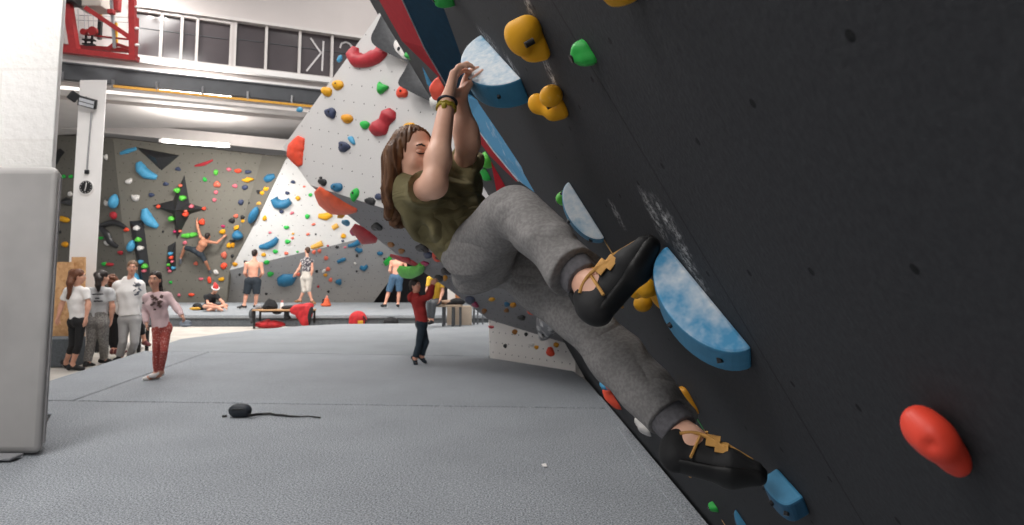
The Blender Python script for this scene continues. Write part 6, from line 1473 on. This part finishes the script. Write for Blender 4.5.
lump('plastic_bag', [((pw[0], pw[1] - .2, FZ + .06), (.14, .1, .09)), ((pw[0] + .1, pw[1] - .2, FZ + .04), (.1, .09, .05))], M_WHITE, 'white plastic bag on the floor behind the woman', 'bag', .015, FZ + .003)
# ================================================================== THE CLIMBING GIRL
M_SKINC = skinmat('skin_climber', '#e8b9a1', '#d8a48c')
M_OLT = mat('olive_tee', '#7c7352', .9, .2, 16, .15); M_JOG = mat('heather_joggers', '#878483', .92, .22, 120, .12, lo=.4, hi=.6)
def wrinkle(m, sc, st, dist, fine):
    t = NT(m); co = t.coord(); mp = t.n('ShaderNodeMapping'); mp.inputs['Rotation'].default_value = (.3, .7, .4); mp.inputs['Scale'].default_value = (1, .45, 1.5); t.l(co, mp.inputs[0])
    x = t.n('ShaderNodeTexNoise'); x.inputs['Scale'].default_value = sc; x.inputs['Detail'].default_value = 1.5; x.inputs['Distortion'].default_value = .9; t.l(mp.outputs[0], x.inputs['Vector'])
    r = t.math('ABSOLUTE', t.math('SUBTRACT', x.outputs[0], .5)); r = t.ramp(r, 0, .18)
    hgt = t.math('ADD', r, t.math('MULTIPLY', t.noise(fine, co, 3), .05)); t.bump(hgt, st, dist)
wrinkle(M_OLT, 8, .55, .022, 300); wrinkle(M_JOG, 5.5, .4, .018, 260)
M_CUFF = mat('rib_cuff', '#68666a', .92, .25, 90, .2); M_SHOEC = mat('shoe_black', '#1c1c1e', .7, .3, 30, .15); M_RUB = mat('shoe_rubber', '#101011', .55, .2, 20); M_TAN = mat('strap_tan', '#c3914d', .75, .2, 40, .1)
M_HAIRC = bpy.data.materials.new('hair_long_brown'); t = NT(M_HAIRC); mp = t.n('ShaderNodeMapping'); mp.inputs['Scale'].default_value = (60, 60, 5); t.l(t.coord(), mp.inputs[0])
t.l(t.mix(t.ramp(t.noise(1.0, mp.outputs[0], 4, .6), .35, .7), srgb('#4a2f20'), srgb('#7d583b')), t.b.inputs['Base Color']); t.b.inputs['Roughness'].default_value = .5; t.b.inputs['Specular IOR Level'].default_value = .3
s_ = .80
Jd = dict(head=(413.5, 157, 1.97), neck=(422, 186, 2.04), che=(440, 206, 2.08), pel=(484, 247, 2.10),
    shR=(412, 195, 1.98), shL=(461, 182, 2.20), elR=(434, 185, 1.85), elL=(468, 143, 2.04), wrR=(447.5, 101, 1.97), wrL=(460.5, 101, 2.05),
    hipR=(482, 258, 2.03), hipL=(507, 252, 2.17), knR=(511, 209, 1.77), knL=(595, 333, 1.90), anR=(593, 289, 1.48), anL=(690, 442, 1.60))
J = {k_: atY(*v) for k_, v in Jd.items()}
def climber_extra(J, root):
    s = s_
    # rib cuffs, shoes with straps, bracelets
    for sd in 'LR':
        kn, an = J['kn' + sd], J['an' + sd]; u = unit(an - kn)
        C = Body(.01); C.cap(an - u * .105, an - u * .035, .050, .043, flat0=True, flat1=True); C.build('ankle_cuff', M_CUFF, J['_bottom'], .004, folds(.0012, 160, 2))
        heel, ball, tip, td, dn = [J[k_ + sd] for k_ in ('heel', 'ball', 'tip', 'td', 'dn')]
        side = unit(np.cross(td, dn)); L = np.linalg.norm(tip - heel)
        root_ = J['_root']
        C = Body(.014)                                   # upper: high rubber heel, open instep, pointed toe
        C.cap(heel - dn * .018, heel + dn * .012, .030, .033).cap(heel, ball, .031, .035).cap(ball, tip, .034, .022, wide=side, w=1.3).cap(an + td * .03 + dn * .012, ball - dn * .012, .030, .026)
        C.cap(an - dn * .002 - td * .012, heel - dn * .01, .036, .034, flat0=True)
        sh = C.build('climbing_shoe', M_SHOEC, root_, .0045)
        C = Body(.01); C.cap(heel + dn * .030, ball + dn * .026, .024, .030, wide=dn, w=.42).cap(ball + dn * .026, tip + dn * .014, .036, .026, wide=dn, w=.5).cap(tip, tip + td * .012, .022, .016); C.build('rubber_sole', M_RUB, sh, .0045)
        for f_, w_ in ((.30, .030), (.58, .028)):          # velcro straps over the instep
            c = lerp(an + td * .03, ball - dn * .004, f_ * 1.1); pts = []
            for a in np.linspace(-1.9, 1.9, 13):
                pts.append(c - dn * (.036 * math.cos(a) - .004) * (1 - .12 * f_) + side * .040 * math.sin(a))
            vs = []; fs = []
            for i, p in enumerate(pts):
                o_ = unit(p - c) * .002
                vs += [p - td * w_ / 2 + o_, p + td * w_ / 2 + o_, p + td * w_ / 2 - o_, p - td * w_ / 2 - o_]
            for i in range(len(pts) - 1):
                for k in range(4): fs.append((i * 4 + k, i * 4 + (k + 1) % 4, i * 4 + 4 + (k + 1) % 4, i * 4 + 4 + k))
            fs += [(3, 2, 1, 0), tuple(len(vs) - 4 + k for k in range(4))]
            mesh_obj('strap', vs, fs, M_TAN, sh, True, 40)
        # tan piping along the toe box and the collar, lacing over the tongue
        for q in (-1, 1):
            pts = [lerp(ball, tip, t_) - dn * (.033 - .012 * t_) + side * q * (.024 - .016 * t_) for t_ in np.linspace(-.35, .9, 8)]
            MB().tube(pts, .0042, 6).build('piping', M_TAN, sh, True)
            pts = [lerp(heel, ball, t_) - dn * (.024 + .014 * math.sin(t_ * 4.2)) + side * q * (.036 + .003 * math.sin(t_ * 3)) for t_ in np.linspace(.05, .85, 9)]
            MB().tube(pts, .0042, 6).build('piping', M_TAN, sh, True)
            pts = [lerp(heel, ball, .30 + .12 * t_) + dn * (.026 - .062 * t_) + side * q * (.036) for t_ in np.linspace(0, 1, 6)]
            MB().tube(pts, .0036, 6).build('piping', M_TAN, sh, True)
        t0, t1 = an + td * .034 - dn * .016, lerp(an + td * .03, ball, .9) - dn * .030
        zz = [lerp(t0, t1, i / 7) + side * (.016 if i % 2 else -.016) - dn * .008 for i in range(8)]
        MB().tube(zz, .0034, 6).build('lace', M_TAN, sh, True)
        C = Body(.006); C.cap(heel - td * .012 - dn * .07, heel - td * .022 - dn * .035, .009, .008, wide=side, w=1.6); C.build('pull_tab', M_SHOEC, sh, .004)
    u = unit(J['wrR'] - J['elR']); x = unit(np.cross(u, (0, 1, 0))); y = np.cross(u, x)
    def ring(c, r, th, m, name, wob=0): 
        MB().tube([c + x * math.cos(a) * r + y * math.sin(a) * r + u * wob * math.sin(a * 9) for a in np.linspace(0, 2 * math.pi, 37)], th, 8).build(name, m, J['_body'], True)
    ring(J['wrR'] - u * .004, .0265, .0045, mat('bracelet_navy', '#262a38', .7), 'bracelet'); ring(J['wrR'] - u * .03, .0275, .0035, mat('bracelet_yellow', '#a8962f', .7, .3, 200), 'bracelet', .002); ring(J['wrR'] - u * .022, .0275, .003, mat('bracelet_yellow', '#a8962f', .7), 'bracelet', .002)
    MB().ball(J['wrR'] - u * .027 + V(-.004, -.028, 0), .008, .006, .01).build('bracelet', mat('bracelet_yellow', '#a8962f', .7), J['_body'], True)
    # ear, closed lid, lashes of the visible eye
    P, R, hs = J['_P'], J['_R'], J['_hs']
    for q in (-1, 1):
        MB().ball(P(q * .031, .082, .010), .0150 * hs, .0105 * hs, .0105 * hs, R, 14, 10).build('eyelid', M_SKINC, J['_body'], True)
        MB().tube([P(q * .016, .0905, .006), P(q * .026, .0945, .001), P(q * .038, .092, .001), P(q * .048, .083, .005)], [.0012 * hs, .0022 * hs, .0024 * hs, .001 * hs], 6).build('eyelashes', M_HAIRD, J['_body'], True)
ank = dict(R=V(.60, -.12, .80), L=V(.88, -.30, -.10))
dR = atY(460, 52, 1.99) - J['wrR']; dL = atY(469, 66, 2.06) - J['wrL']
figure('long-haired girl in an olive T-shirt and grey joggers hanging from the dark overhang', J, s_, skin=M_SKINC, face=(.70, -.71, -.02), up=(-.10, .02, 1), front=unit(V(.72, .12, .68)), h=.0045,
    top=dict(m=M_OLT, sleeve=.62, hem=.88, e=.027, sl_e=.6, loose=1.06, fold=.008, fr=46, name='t_shirt'), bottom=dict(m=M_JOG, len=1.86, e=.020, loose=1.10, flare=.012, fold=.008, name='joggers', waist=.30),
    hair=dict(style='long', m=M_HAIRC, amp=.0035, cut=(.080, .080, .136), cutc=(0, .098, -.012), vol=.95), hands=dict(R=dict(d=dR, n=V(1, .1, .1), t=V(-.1, 1, 0), curl=.5, size=1.22, thumb=.5, spread=.01), L=dict(d=dL, n=V(1, .25, -.1), t=V(.1, -1, 0), curl=.5, size=1.1, thumb=.3, spread=.01)),
    toes=ank, closed=True, extra=climber_extra, fat=1.02, headsize=.95)
# ================================================================== LIGHT + CAMERA
def area(name, loc, size, sy, energy, rot=(0, 0, 0), col=(1, 1, 1)):
    l = bpy.data.lights.new(name, 'AREA'); l.shape = 'RECTANGLE'; l.size = size; l.size_y = sy; l.energy = energy; l.color = col
    o = bpy.data.objects.new(name, l); o.location = loc; o.rotation_euler = rot; COL.objects.link(o); return o
WARM = (1, .965, .93)
area('hall_lamp', (-1.3, 2.8, 6.8), .8, 4, 1150, col=WARM)
area('hall_lamp', (-3.6, 4.2, 7.4), .8, 5, 330, col=WARM)
area('hall_lamp', (-5.2, 8.5, 7.6), .8, 5, 230, col=WARM)
area('hall_lamp', (-2.2, 11.5, 8.0), .8, 4, 110, col=WARM)
area('hall_lamp', (-4.5, -2.5, 6.5), 3, 1.5, 260, (math.radians(30), 0, math.radians(-20)), WARM)
for lx, ly in ((-10, 15.5), (-5.2, 16.3), (-1.0, 17.2)):      # unseen fill lights added to brighten the low bay, behind the crane beam
    area('bay_fill', (lx, ly, CZ - .1), 3.5, .5, 420, (math.radians(55), 0, 0), WARM)
w = bpy.data.worlds.new('hall_air'); SC.world = w; w.use_nodes = True
w.node_tree.nodes['Background'].inputs[0].default_value = (.95, .97, 1, 1); w.node_tree.nodes['Background'].inputs[1].default_value = .42
cam = bpy.data.cameras.new('camera'); co = bpy.data.objects.new('camera', cam); COL.objects.link(co); SC.camera = co
co.location = tuple(CAM); co.rotation_euler = (math.pi / 2 + PITCH, 0, 0)
cam.sensor_width = 36; cam.lens = F / 1024 * 36; cam.shift_y = -(262.5 - CY) / 1024; cam.clip_start = .02
cam.dof.use_dof = True; cam.dof.focus_distance = 1.9; cam.dof.aperture_fstop = 7.1
SC.view_settings.view_transform = 'Standard'; SC.view_settings.look = 'None'; SC.view_settings.gamma = 1; SC.view_settings.use_curve_mapping = False
SC.view_settings.exposure = 0.0
